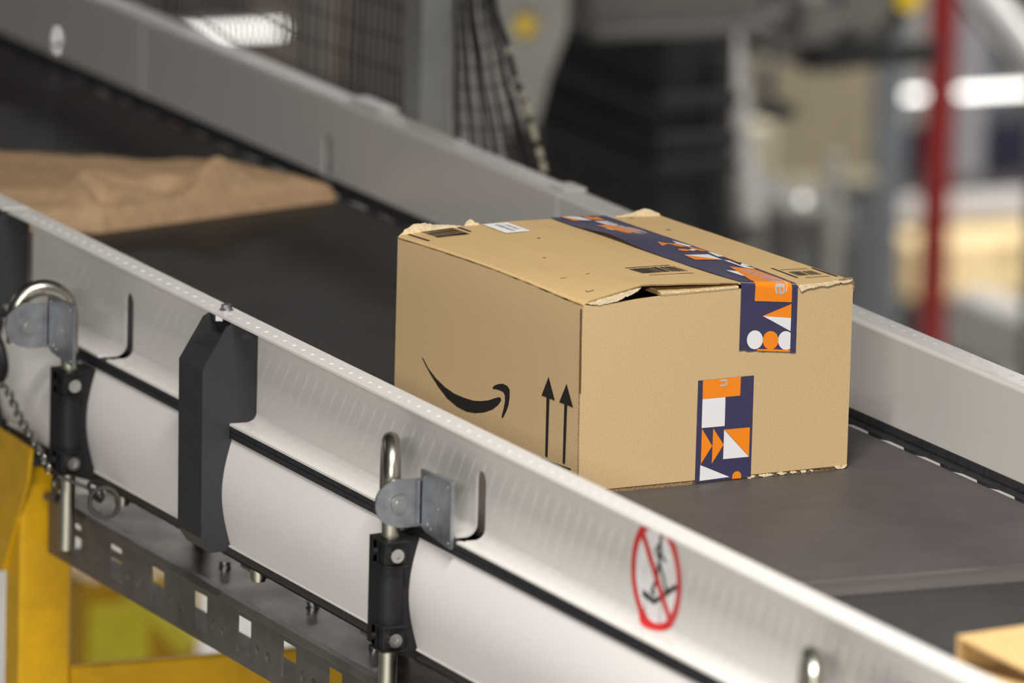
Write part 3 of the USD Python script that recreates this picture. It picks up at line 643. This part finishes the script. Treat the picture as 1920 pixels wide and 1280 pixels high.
# upper tape: over the seam and down the front
T0, T1 = .1905, .2605
tape_poly = Polygon([(-.0725, T0)] + [(-.0725 + .0008 * math.sin(k * 2.1), T0 + (T1 - T0) * k / 12) for k in range(1, 12)] + [(-.0730, T1), (L + .004, T1), (L + .004, T0)])
ta = add('sealing_tape', lay(tape_poly, .0), M_TNAVY, label='navy tape with orange and white shapes over the top seam')
clip = lambda g: g.intersection(sbox(-.0722, T0 + .0004, L + .003, T1 - .0006))
El = lambda s, t, rs_, rt: affinity.scale(Point(s, t).buffer(1, quad_segs=14), rs_, rt)
TM = .2533                      # the printed margin on the far side
FZ_ = lambda b: b - .204        # a height on the front to a distance down the tape
orange = unary_union([Polygon([(-.0190, .2075), (-.0190, TM), (.070, TM), (.074, .2545), (.092, .2325), (.045, .2200), (.030, .2150), (.0090, .2085)]),
    mm([(-20.9, 253.2), (-35.9, 253.2), (-34.9, 218.0)]), El(-.0608, .2287, .0099, .0097), Polygon([(-.0703, .2125), (-.0703, TM), (-.0722, TM), (-.0722, .2125)]),
    mm([(113.5, 256.3), (143, 258), (143, 263), (113, 263)]), mm([(163, 219), (129.5, 246.8), (134.5, 215.8)]), El(.190, .2352, .0068, .0062),
    mm([(250, 242.9), (209, 249.8), (208, 241.3), (237, 235.6)]), mm([(205, 253.7), (181, 257.8), (180, 251), (203, 248)]), mm([(241, 231), (243, 243.5), (224, 241.6), (226, 236.3), (214, 222.7)]),
    mm([(343, 216), (343, 233), (323, 248), (272, 251), (272, 222.7)]), mm([(399.6, 233.3), (389, 239.8), (393.3, 246), (370, 243.4), (377.8, 232.4), (387.8, 228)]), mm([(405, 204), (375.3, 218), (373.6, 206)])])
white = unary_union([mm([(-34.9, 218.0), (-35.9, 253.2), (-50.1, 253.0)]), El(-.0605, .2093, .0101, .0098), El(-.0605, .2478, .0101, .0098).intersection(sbox(-1, 0, 1, TM)),
    El(.0535, .2170, .0170, .0105).intersection(sbox(-1, .2150, 1, 1)).difference(sbox(.0, .2235, .045, .3)), mm([(126, 246.5), (126, 252.3), (98, 249.8), (110, 259), (92, 259), (92, 252), (81, 258.5), (78, 252), (84, 246.4)]),
    mm([(163, 219), (162, 248.7), (129.5, 246.8)]), mm([(190, 241.3), (196, 248.8), (190, 254.5), (183.6, 242.2)]), mm([(262, 250.2), (211, 257.3), (206, 251.2), (251, 243.6)]), mm([(174.4, 255.4), (172.8, 259.1), (147.3, 260), (148, 251.9)]),
    mm([(322, 214.6), (322, 219), (309, 219.3), (309, 215.3)]), mm([(369, 228.3), (366, 243), (338, 242), (341, 230)]), mm([(405.8, 204), (395, 226), (372, 228), (375.3, 218)])])
white = white.difference(orange.buffer(.00005))
for g_ in polys(clip(orange)): add('orange_print', lay(g_, .0003), M_TORANGE, parent=ta)
for g_ in polys(clip(white)): add('white_print', lay(g_, .0003), M_TWHITE, parent=ta)
def word(text, h, place, squash=1.0):
    m = meshkit.text_mesh(text, h, .0001, bold=True); v = np.array(m.vertices); return place(v[:, 0] * squash, v[:, 1]), np.array(m.faces)
def arc_under(x0, x1, y, sag, w):
    n = 16; xs = np.linspace(x0, x1, n); c = [(x, y - sag * math.sin(math.pi * (x - x0) / (x1 - x0))) for x in xs]
    return unary_union([LineString(c[i:i + 2]).buffer(w * (.35 + .65 * math.sin(math.pi * (i + 1) / n))) for i in range(n - 1)])
def place_top(s0, t0):
    def f(x, y):
        s, t = s0 + x, t0 - y
        return on_top(s, t, tape_off(s, t) + .0006)
    return f
for s0, t0 in ((-.0125, .2435), (.281, .2440)):
    pl_ = place_top(s0, t0); v, f = word('amazon', .0150, pl_, 1.12)
    sm_ = [(pl_(a[:, 0], a[:, 1]), b) for a, b in tri2d(arc_under(.004, .046, -.0022, .0028, .0008))]
    add('lettering', cat((v, f), *sm_), M_TWHITE, parent=ta)
# lower tape on the front, running under the box
def on_front(poly, off):
    return cat(*[(np.column_stack([np.full(len(v), off), v[:, 0], v[:, 1]]), f) for v, f in tri2d(poly)])
lt = add('lower_tape', cat(ex(mm([(141.8, 106.8), (210.1, 106.9), (210.0, -2.5), (141.5, -2.5)]), .0001, .0006, 'yz')), M_TNAVY, label='short piece of navy printed tape at the bottom of the front')
o2 = unary_union([mm([(147.4, 106.8), (193.9, 106.9), (193.7, 86.6), (147.5, 86.8)]), mm([(147.9, 55.1), (161.2, 35.4), (147.8, 17)]), mm([(161.7, 54.3), (175.2, 35.6), (161.3, 16.4)]), mm([(175.6, 51.7), (207, 51.5), (206.9, 20)]), El(.1925, -.0004, .0056, .0058).intersection(sbox(0, -.0024, 1, 1))])
w2 = unary_union([mm([(147.5, 86.6), (175.6, 86.5), (175.7, 55.5), (147.5, 55.7)]), mm([(175.2, 51.6), (206.7, 19.8), (175.1, 20)]), mm([(147.2, 16), (183.6, .1), (146.9, -1)])])
for g_ in polys(o2): add('orange_print', on_front(g_, .0009), M_TORANGE, parent=lt)
for g_ in polys(w2): add('white_print', on_front(g_, .0009), M_TWHITE, parent=lt)
vt, ft = word('n', .0108, lambda x, y: np.column_stack([np.full(len(x), .0012), .1690 + y, .1066 - x]), 1.0)
add('lettering', (vt, ft), M_TWHITE, parent=lt)

# ------------------------------------------------------------------ padded kraft envelope upstream
def mailer():
    A, B, C_, D_ = np.array([-1.490, .066]), np.array([-1.600, .420]), np.array([-1.680, .372]), np.array([-1.965, -.13])
    A2 = np.array([-1.590, -.160])
    n, m = 90, 90; U, V = np.meshgrid(np.linspace(0, 1, n), np.linspace(0, 1, m), indexing='ij')
    # u runs along the near edge from the left end (0) to the far tip (1), v from the near edge to the back
    near = np.where((U < .36)[..., None], A2 + (A - A2) * (U / .36)[..., None], A + (B - A) * ((U - .36) / .64)[..., None])
    far = D_ + (C_ - D_) * U[..., None]
    P = near + (far - near) * V[..., None]
    e = np.minimum(np.minimum(U, 1 - U) * 1.35, np.minimum(V, 1 - V))
    h = .030 * np.clip(e / .16, 0, 1) ** .5 * (.88 + .12 * np.sin(V * 3))
    h *= .66 + .34 * np.clip(1 - np.abs(U - .45) / .5, 0, 1)
    nz = meshkit.fbm(np.stack([U * 5 + V * 2, V * 6 - U, U * 0], -1), 4, 3) - .5
    h = h + .017 * nz * np.clip(e / .08, 0, 1)
    # creases running back from the near edge, and the dented corner
    for u0, v0, du, dv, a, w in ((.36, .02, .05, .35, .014, .035), (.64, .06, -.22, .30, -.020, .045), (.60, .0, .2, .3, .018, .05), (.40, .05, .0, .16, -.034, .028), (.80, .1, -.3, .2, .010, .05), (.5, .3, .4, .1, -.010, .04)):
        d = np.array([du, dv]); Lc = np.hypot(*d); d = d / Lc; q = (U - u0) * d[0] + (V - v0) * d[1]; r = -(U - u0) * d[1] + (V - v0) * d[0]
        h += a * np.exp(-(r / w) ** 2) * np.clip(q / Lc * 3, 0, 1) * np.clip((1.2 - q / Lc) * 2, 0, 1) * np.clip(e / .05, 0, 1)
    h = np.maximum(h, .0) + .014 * np.clip(e / .02, 0, 1) + .001
    top = np.dstack([P, h]); bot = np.dstack([P, np.full_like(h, .0)]); Vt = np.vstack([top.reshape(-1, 3), bot.reshape(-1, 3)]); F = []
    I = lambda i, j, k=0: k * n * m + i * m + j
    for i in range(n - 1):
        for j in range(m - 1):
            F += [(I(i, j), I(i, j + 1), I(i + 1, j + 1)), (I(i, j), I(i + 1, j + 1), I(i + 1, j)), (I(i, j, 1), I(i + 1, j + 1, 1), I(i, j + 1, 1)), (I(i, j, 1), I(i + 1, j, 1), I(i + 1, j + 1, 1))]
    for i in range(n - 1):
        for j0, s in ((0, 1), (m - 1, -1)):
            q = [(I(i, j0), I(i + 1, j0), I(i + 1, j0, 1)), (I(i, j0), I(i + 1, j0, 1), I(i, j0, 1))]; F += [x[::s] for x in q]
            q = [(I(j0, i), I(j0, i + 1, 1), I(j0, i + 1)), (I(j0, i), I(j0, i, 1), I(j0, i + 1, 1))]; F += [x[::s] for x in q]
    fl_ = np.array([f for f in F])
    return trimesh.Trimesh(Vt, fl_, process=False)
ml = Thing('padded_envelope', 'crumpled brown kraft padded envelope lying on the belt behind the carton', 'parcel', (-1.7, .16, 0))
mlb = ml.add('envelope', mailer(), M_KRAFT, smooth=60)

# ------------------------------------------------------------------ small carton entering at the lower right corner
sc_ = Thing('small_carton', 'pale brown parcel with a lifted lid flap, cut off by the lower right corner', 'box', (1.030, -.098, -.024), 9.0)
sc_.add('body', cat(bx(.004, .26, 0, .235, 0, .088, .003)), M_KRAFT2, local=True)
def sheet(fn, n=24, m=16, th=.0025):
    U, V = np.meshgrid(np.linspace(0, 1, n), np.linspace(0, 1, m), indexing='ij'); P = fn(U, V); Q = P.copy(); Q[..., 2] -= th
    Vt = np.vstack([P.reshape(-1, 3), Q.reshape(-1, 3)]); F = []; I = lambda i, j, k=0: k * n * m + i * m + j
    for i in range(n - 1):
        for j in range(m - 1):
            F += [(I(i, j), I(i + 1, j), I(i + 1, j + 1)), (I(i, j), I(i + 1, j + 1), I(i, j + 1)), (I(i, j, 1), I(i + 1, j + 1, 1), I(i + 1, j, 1)), (I(i, j, 1), I(i, j + 1, 1), I(i + 1, j + 1, 1))]
    for i in range(n - 1):
        for j0, s in ((0, 1), (m - 1, -1)):
            F += [x[::s] for x in ((I(i, j0), I(i, j0, 1), I(i + 1, j0, 1)), (I(i, j0), I(i + 1, j0, 1), I(i + 1, j0)))]
    for j in range(m - 1):
        for i0, s in ((0, -1), (n - 1, 1)):
            F += [x[::s] for x in ((I(i0, j), I(i0, j, 1), I(i0, j + 1, 1)), (I(i0, j), I(i0, j + 1, 1), I(i0, j + 1)))]
    return trimesh.Trimesh(Vt, np.array(F), process=False)
sc_.add('lid_flap', sheet(lambda U, V: np.stack([.0 + U * .21 , .002 + V * .235 + .055 * U ** 2 * (1 - V), .118 - .026 * U - .012 * U * U + .002 * V], -1)), M_KRAFT2, local=True)
sc_.add('back_flap', bx(.0, .004, .002, .235, .060, .1155), M_KRAFT2, local=True)

# ------------------------------------------------------------------ background: post and net behind the far rail
def bpost(name, label, cat_, px0, px1, py, D, side, ztop_, m, extra=None, m2=None):
    """an upright standing on the floor: px0..px1 is its outline at pixel row py, side the width of its left face in pixels"""
    k = FPX / D
    p0 = at(px0 + side, py, D); wy = (px1 - px0 - side) / k / .909; dx = side / k / .416
    t = Thing(name, label, cat_, (p0[0] - dx / 2, p0[1] + wy / 2, -ZB))
    t.add('post', bx(p0[0] - dx, p0[0], p0[1], p0[1] + wy, -ZB + .012, ztop_, .004), m)
    t.add('base_plate', bx(p0[0] - dx - .05, p0[0] + .05, p0[1] - .05, p0[1] + wy + .05, -ZB, -ZB + .012), m2 or m)
    return t, p0, wy, dx
np_, pp, wy, dx = bpost('net_post', 'grey upright post behind the far rail that carries the dark net', 'post', 755, 851, 130, 10.55, 37, 1.2, M_POSTG)
np_.add('edge_strip', bx(pp[0] - .004, pp[0] + .003, pp[1] + wy - .004, pp[1] + wy + .003, -1.0, 1.2), M_LGREY)
np_.add('top_cap', bx(pp[0] - dx - .004, pp[0] + .004, pp[1] - .004, pp[1] + wy + .004, 1.2, 1.206), M_CLAMP)
def cords(lines, r, n=4): return cat(*[tube(l, r, n) for l in lines])
net = Thing('safety_net', 'dark knotted safety net hanging behind the far rail, gathered beside the grey post', 'net', (pp[0] - .6, pp[1] + .03, .2))
yn_ = pp[1] + .045
NX0, NX1 = pp[0] - 2.6, pp[0] - .06
def sway(x, z): return .012 * math.sin(x * 3.1) + .01 * math.sin(z * 5 + x)
vert = [[(x, yn_ + sway(x, z), z) for z in np.linspace(-.05, .75, 6)] for x in np.arange(NX0, NX1, .018)]
hori = [[(x, yn_ + sway(x, z), z + .006 * math.sin(x * 4)) for x in np.linspace(NX0, NX1, 30)] for z in np.arange(-.04, .76, .040)]
net.add('hanging_panel', cords(vert + hori, .0014, 3), M_NET, kind='stuff')
# gathered end right of the post: folds between the post and the hem
HEM = [(925, 0), (930, 35), (942, 72), (953, 100), (958, 128), (967, 160), (976, 185), (985, 205), (1000, 262), (1016, 318), (1022, 345)]
hy = np.array([h[1] for h in HEM]); hx = np.array([h[0] for h in HEM])
def gathered(u, py):
    x1_ = np.interp(py, hy, hx); px = 851 + (x1_ - 851) * u
    return at(px, py + 14 * math.sin(u * 3.0) - 16 * u, 10.45 + .045 * math.sin(u * 21 + py * .004) + .02 * math.sin(u * 47))
rr = np.random.default_rng(5)
gv = [[gathered(min(1, max(0, u + .012 * math.sin(py * .02 + u * 30))), py) for py in np.linspace(-40, 345, 14)] for u in np.sort(rr.random(34) * .97)]
gh = [[gathered(u, py) for u in np.linspace(0, 1, 40)] for py in np.arange(-30, 350, 38)]
net.add('gathered_panel', cords(gv + gh, .0012, 3), M_NET, kind='stuff')
hem = [gathered(1.0, py) for py in np.linspace(-40, 345, 60)]
hr = net.add('hem_rope', tube(hem, .0034, 8), M_NET)
for a, b in ((22, 24), (31, 32), (35, 37), (38, 42), (44, 49), (51, 54), (55, 58)):
    net.add('rope_stitch', tube([h + np.array([.001, 0, .001]) for h in hem[a:b + 1]], 0.0040, 8), M_ROPE, parent=hr)

# ------------------------------------------------------------------ background machines, rack and goods
def slab(px0, py0, px1, py1, D, dep, c=.01, side=True):
    """a world-aligned box whose right-hand (+x) face fills the pixel rectangle at depth D, dep metres thick"""
    k = FPX / D; sp = dep * .416 * k if side else 0
    sp = min(sp, .6 * (px1 - px0))
    a = at(px0 + sp, py1, D); wy = (px1 - px0 - sp) / k / .909; hz = (py1 - py0) / k / .98
    return bx(a[0] - dep, a[0], a[1], a[1] + wy, a[2], a[2] + hz, c), a, wy, hz
def legs(t, a, wy, dep, m, w=.05):
    for dx_ in (0, dep - w):
        for dy_ in (0, wy - w):
            t.add('leg', bx(a[0] - dx_ - w, a[0] - dx_, a[1] + dy_, a[1] + dy_ + w, -ZB, a[2] + .005), m)
def machine(name, label, cat_, rect, D, dep, m, mleg=None, hang=False):
    b, a, wy, hz = slab(*rect, D, dep)
    t = Thing(name, label, cat_, (a[0] - dep / 2, a[1] + wy / 2, -ZB))
    t.add('housing', b, m)
    if hang: t.add('hanger', bx(a[0] - dep * .6, a[0] - dep * .4, a[1] + wy * .1, a[1] + wy * .9, a[2] + hz, 9.0 - ZB), mleg or m)
    elif a[2] > -ZB + .02: legs(t, a, wy, dep, mleg or m)
    return t, a, wy, hz
# dark cabinet in the middle
t, a, wy, hz = machine('dark_machine', 'black machine housing behind the carton, right of the net', 'machine', (1010, 62, 1375, 440), 13.6, .5, M_DARK)
for f_ in (.42, .62, .30):
    t.add('rib', bx(a[0] - .5, a[0] + .02, a[1] - .01, a[1] + wy, a[2] + hz * f_, a[2] + hz * f_ + .025, .004), M_DARK)
t.add('door', bx(a[0], a[0] + .012, a[1] + wy * .62, a[1] + wy * .92, a[2] + .03, a[2] + hz - .04, .004), M_DARK)
# brown-grey wall of machinery at the upper left, behind the net
t, a, wy, hz = machine('panelled_enclosure', 'dark brown grey enclosure filling the upper left behind the net', 'enclosure', (-260, -60, 770, 300), 16.5, .9, M_BROWN)
for k, (f0, f1, mm_) in enumerate(((.0, .30, M_DARK2), (.31, .50, M_DARK2), (.52, .80, M_BROWN), (.82, .99, M_DARK2))):
    t.add('panel', bx(a[0], a[0] + .015, a[1] + wy * f0, a[1] + wy * f1, a[2] + .05, a[2] + hz - .05, .004), mm_)
px_ = at(322, 0, 15.2); t.add('pipe', cyl((px_[0], px_[1], a[2]), (px_[0], px_[1], a[2] + hz), .008, 12), M_RED)
# grey beam across the top
t, a, wy, hz = machine('cross_beam', 'grey horizontal machine beam along the top edge, above the dark housing', 'beam', (1000, -60, 1430, 62), 13.2, .2, M_GREY, hang=True)
t.add('flange', bx(a[0] - .02, a[0] + .03, a[1], a[1] + wy, a[2] - .006, a[2] + .008, .002), M_GREY)
# tapered pale leg with a yellow button
q = [(872, -40), (1068, -40), (1064, 55), (1032, 140), (1006, 245), (990, 268), (962, 330), (872, 330)]
D0 = 12.6; P3 = [at(x, y, D0) for x, y in q]; c0 = np.mean(P3, 0)
t = Thing('tapered_bracket', 'pale grey tapered bracket with a yellow button, right of the net', 'bracket', (c0[0], c0[1], c0[2]))
vr = np.array([ROT[0][0], ROT[0][1], 0]); vr /= np.linalg.norm(vr); vn = np.array([vr[1], -vr[0], 0])
pg = Polygon([((p - c0) @ vr, p[2] - c0[2]) for p in P3])
v, f = arr(trimesh.creation.extrude_polygon(pg, .05, engine='earcut')); t.add('plate', (c0 + np.outer(v[:, 0], vr) + np.outer(v[:, 1], [0, 0, 1]) + np.outer(v[:, 2] - .05, vn * -1 if vn @ (EYE - c0) < 0 else vn), f), M_LGREY)
pk = at(985, 48, D0 - .03); dv = (EYE - pk) / np.linalg.norm(EYE - pk)
t.add('button', cyl(pk - dv * .02, pk + dv * .02, .0175, 20), M_YKNOB)
t.add('foot', bx(c0[0] - .02, c0[0] + .02, c0[1] - .02, c0[1] + .02, -ZB, P3[5][2] + .02), M_DARK2)
# slanting pale post
p, q2 = at(1345, -20, 14.2), at(1402, 430, 14.0)
t = Thing('slanted_strut', 'pale grey strut leaning beside the black housing', 'strut', (q2[0], q2[1], q2[2]))
t.add('strut', cyl(q2, p, .030, 16), M_LGREY); t.add('foot', cyl((q2[0], q2[1], -ZB), q2, .03, 16), M_GREY)
# dark drive unit over the beige board
t, a, wy, hz = machine('drive_unit', 'dark drive unit with motor and wheel above the beige board', 'machine', (1395, -60, 1600, 140), 14.6, .3, M_DARK, M_DARK, hang=True)
def dz(px, py, D): return at(px, py, D)
m0 = dz(1425, 30, 14.3); t.add('motor', cyl(m0, m0 + [0, .07, -.045], .035, 20), M_GREY)
m1 = dz(1505, 25, 14.3); t.add('gear_box', bx(m1[0], m1[0] + .06, m1[1] - .03, m1[1] + .03, m1[2] - .04, m1[2] + .04, .006), M_GREY)
m2 = dz(1615, 5, 14.4); t.add('wheel', ring(m2, .075, .017, (1, .1, 0), 32, 10), M_DARK); t.add('hub', cyl(m2 - [.02, 0, 0], m2 + [.02, 0, 0], .05, 20), M_GREY)
m3_ = dz(1562, 45, 14.3); t.add('bolt_head', sphere(m3_, .018), M_GREY)
m4 = dz(1696, -8, 14.3); t.add('yellow_button', cyl(m4, m4 + [.02, 0, 0], .022, 20), M_YKNOB)
t.add('arm', bx(m2[0] - .04, m2[0] - .01, m2[1] - .02, m2[1] + .16, m2[2] - .115, m2[2] - .075, .004), M_DARK)
m5 = dz(1447, 202, 14.2); t.add('hand_lever', bx(m5[0], m5[0] + .05, m5[1] - .034, m5[1] + .026, m5[2] - .014, m5[2] + .014, .008), M_DARK); t.add('lever_rod', cyl(m5, m5 + [0, 0, .12], .006, 10), M_DARK2)
# beige boards
t, a, wy, hz = machine('beige_board', 'large beige board under the dark drive unit', 'board', (1392, 118, 1640, 355), 16.2, .06, M_BEIGE, M_BLUEG)
t.add('frame', bx(a[0], a[0] + .01, a[1], a[1] + .014, a[2], a[2] + hz), M_GREY); t.add('batten', bx(a[0], a[0] + .012, a[1], a[1] + wy, a[2], a[2] + .02), M_BEIGE2)
t, a, wy, hz = machine('pale_board', 'narrow paler beige board left of the large beige one', 'board', (1372, 235, 1452, 410), 15.8, .05, M_BEIGE2, M_BLUEG)
t.add('batten', bx(a[0], a[0] + .012, a[1], a[1] + wy, a[2], a[2] + .02), M_GREY)
t, a, wy, hz = machine('grey_base_cabinet', 'low grey cabinet right behind the top of the carton', 'cabinet', (1290, 395, 1600, 640), 15.0, .4, M_GREY, M_DARK2)
t.add('door', bx(a[0], a[0] + .012, a[1] + wy * .05, a[1] + wy * .45, a[2] + .02, a[2] + hz - .06, .004), M_POSTG); t.add('door', bx(a[0], a[0] + .012, a[1] + wy * .52, a[1] + wy * .95, a[2] + .02, a[2] + hz - .06, .004), M_DARK2)
t.add('pipe', cyl((a[0] + .05, a[1] + wy * .48, a[2]), (a[0] + .05, a[1] + wy * .48, a[2] + hz + .1), .014, 12), M_LGREY)
g0 = dz(1506, 375, 14.9); t.add('lamp_lens', sphere(g0, .0075), M_TUBE2)
# storage rack on the right: uprights, shelf boards, lamp tubes
for px0, px1, D, m, lb_ in ((1634, 1696, 16.6, M_BLUEG, 'blue grey rack upright left of the red post'), (1786, 1842, 18.1, M_LILAC, 'pale lilac rack upright right of the red post'), (1684, 1738, 18.6, M_LGREY, 'pale grey rack upright just left of the red post')):
    bpost('rack_upright', lb_, 'upright', px0, px1, 300, D, 14, -.1 if px0 != 1684 else -.35, m)
bpost('red_post', 'dark red upright post in front of the storage rack', 'post', 1725, 1784, 400, 16.2, 16, .0, M_RED)
def along_y(px0, px1, py, D):
    a_ = at(px0, py, D); b_ = at(px1, py, D); return a_, a_ + [0, (px1 - px0) / (FPX / D) / .909, 0]
a_, b_ = along_y(1692, 2060, 394, 16.9)
sh = Thing('rack_shelf', 'white shelf edge of the storage rack above the pale cartons', 'shelf', (a_[0], (a_[1] + b_[1]) / 2, a_[2]))
sh.add('shelf_lip', bx(a_[0] - .01, a_[0], a_[1], b_[1], a_[2] - .024, a_[2] + .026, .003), M_SHELF); sh.add('shelf_board', bx(a_[0] - .2, a_[0] - .01, a_[1], b_[1], a_[2] + .0, a_[2] + .018), M_DARK2)
for k in range(4): sh.add('price_holder', bx(a_[0], a_[0] + .004, a_[1] + .05 + .11 * k, a_[1] + .12 + .11 * k, a_[2] - .016, a_[2] + .012), M_SHELF)
a_, b_ = along_y(1600, 2060, 578, 16.9)
sh = Thing('rack_shelf', 'dark lower shelf under the pale cartons', 'shelf', (a_[0], (a_[1] + b_[1]) / 2, a_[2]))
sh.add('shelf_lip', bx(a_[0] - .01, a_[0], a_[1], b_[1], a_[2] - .014, a_[2] + .016, .003), M_GREY); sh.add('shelf_board', bx(a_[0] - .26, a_[0] - .01, a_[1], b_[1], a_[2], a_[2] + .016), M_GREY)
for k in range(2): sh.add('foot', bx(a_[0] - .06, a_[0] - .02, a_[1] + .02 + .38 * k, a_[1] + .06 + .38 * k, -ZB, a_[2] + .002), M_DARK2)
for px0, px1, lb_, m in ((1608, 1688, 'pale carton left on the rack shelf, left of the red post', M_CARTON), (1703, 1764, 'pale carton behind the red post on the rack shelf', M_CARTON), (1776, 2000, 'wide pale carton on the rack shelf right of the red post', M_CARTON), (1532, 1616, 'tan carton at the left end of the rack shelf', M_CARTON2)):
    b, a, wy, hz = slab(px0, 458 if m is M_CARTON else 462, px1, 560, 16.8 if m is M_CARTON else 16.4, .22, .004, side=False)
    t = Thing('stored_carton', lb_, 'box', (a[0] - .11, a[1] + wy / 2, a[2]), group=None)
    t.add('body', b, m); t.add('tape_strip', bx(a[0], a[0] + .0015, a[1] + wy * .45, a[1] + wy * .55, a[2] + hz * .6, a[2] + hz - .002), M_CARTON2)
    if m is M_CARTON2: t.add('pallet', bx(a[0] - .22, a[0], a[1], a[1] + wy, -ZB, a[2]), M_DARK2)
def lamp(px0, px1, py, D, label, mt, r=.006):
    a_, b_ = along_y(px0, px1, py, D)
    t = Thing('lamp_tube', label, 'lamp', (a_[0], (a_[1] + b_[1]) / 2, a_[2]))
    t.add('tube', cyl(a_, b_, r, 14), mt); t.add('holder', bx(a_[0] - .05, a_[0] - .010, a_[1] - .01, b_[1] + .01, a_[2] - .010, a_[2] + .012, .003), M_GREY)
    t.add('stem', cyl((a_[0] - .03, (a_[1] + b_[1]) / 2, a_[2]), (a_[0] - .03, (a_[1] + b_[1]) / 2, a_[2] + .5), .006, 10), M_GREY)
lamp(1697, 1733, 179, 17.0, 'short white lamp tube left of the red post', M_TUBE)
lamp(1800, 2060, 174, 17.0, 'long white lamp tube at the right edge, beyond the red post', M_TUBE)
wl = Thing('added_tray_lamp', 'added lamp tube on a stand beyond the net, unseen, for the tray sheen', 'lamp', (-6.7, 2.6, .30))  # added lamp out of view, gives the tray its sheen
wl.add('tube', cyl((-6.75, 2.15, .30), (-6.65, 3.0, .30), .03, 14), M_TUBE3); wl.add('stand', cyl((-6.7, 2.6, -ZB), (-6.7, 2.6, .28), .02, 12), M_GREY)
lamp(40, 522, 79, 16.2, 'white lamp tube shining through the net at the upper left', M_TUBE)
# navy boards behind the rack
for px0, py0, px1, py1, lb_ in ((1842, 232, 2000, 335, 'navy board at the right edge between the lamp tube and the shelf'), (1694, 236, 1762, 318, 'small navy board behind the red post')):
    t, a, wy, hz = machine('navy_board', lb_, 'board', (px0, py0, px1, py1), 18.3, .04, M_NAVY, M_BLUEG); t.add('edge', bx(a[0] - .04, a[0] + .002, a[1], a[1] + wy, a[2] - .008, a[2]), M_DARK)
# wall of grey cladding behind the rack
t, a, wy, hz = machine('grey_partition', 'mid grey partition behind the storage rack', 'partition', (1600, 40, 2100, 420), 19.0, .08, M_GREY)
for k in range(5): t.add('cladding_panel', bx(a[0], a[0] + .008, a[1] + wy * (k / 5 + .01), a[1] + wy * ((k + 1) / 5 - .01), a[2] + .02, a[2] + hz - .02, .003), (M_BROWN, M_GREY, M_BLUEG, M_GREY, M_DARK2)[k])
# diagonal white tube at the upper right
p, q2 = at(1828, -40, 14.6), at(1950, 118, 14.4)
t = Thing('diagonal_rail', 'white diagonal rail crossing the upper right corner', 'rail', tuple(q2)); t.add('rail', cyl(p, q2, .021, 16), M_WHITE)
t.add('lower_rail', cyl(p + np.array([0, -.05, 0]), q2 + np.array([0, -.052, 0]), .010, 14), M_GREY)
t.add('support', cyl((q2[0], q2[1], -ZB), q2, .015, 12), M_GREY)
# far yellow stand seen under the conveyor
t, a, wy, hz = machine('far_stand', 'blurred yellow stand far below the conveyor, seen under the slotted channel', 'stand', (86, 1092, 372, 1345), 12.3, .12, M_YELLOW)
qa = [at(215, 1050, 12.2), at(360, 1215, 12.2)]
t.add('brace', cyl(qa[0], qa[1], .02, 12), M_YELLOW2)
t.add('cover_plate', bx(a[0], a[0] + .01, a[1] + wy * .05, a[1] + wy * .55, a[2] + .02, a[2] + hz - .03, .004), M_YELLOW2)

# low pale plinth added at the right in place of lit floor
t, a, wy, hz = machine('added_plinth', 'added light grey plinth in place of lit floor at the right edge', 'plinth', (1800, 600, 2000, 720), 15.6, .3, M_LGREY, M_DARK2)
t.add('kick_strip', bx(a[0], a[0] + .006, a[1], a[1] + wy, a[2], a[2] + .02), M_GREY)

# housings added above the unseen strip lamps, hung from the ceiling
for i, (x, y, z, w_, l_, p_) in enumerate(LAMPS):
    where = ('over the carton', 'over the walkway on the viewer side', 'over the storage rack, added to brighten it', 'over the black machine, added to brighten it', 'beyond the net, added for the far rail sheen', 'far off on the left, added to brighten the floor')[i]
    h_ = Thing('unseen_strip_light', 'unseen grey strip light hanging ' + where, 'lamp', (x, y, z - ZB + .02))
    h_.add('housing', bx(x - w_ / 2 - .03, x + w_ / 2 + .03, y - l_ / 2 - .03, y + l_ / 2 + .03, z - ZB + .02, z - ZB + .09, .008), M_GREY)
    for sgn in (-1, 1): h_.add('hanger', cyl((x, y + sgn * l_ * .4, z - ZB + .09), (x, y + sgn * l_ * .4, 9 - ZB), .006, 8), M_GREY)
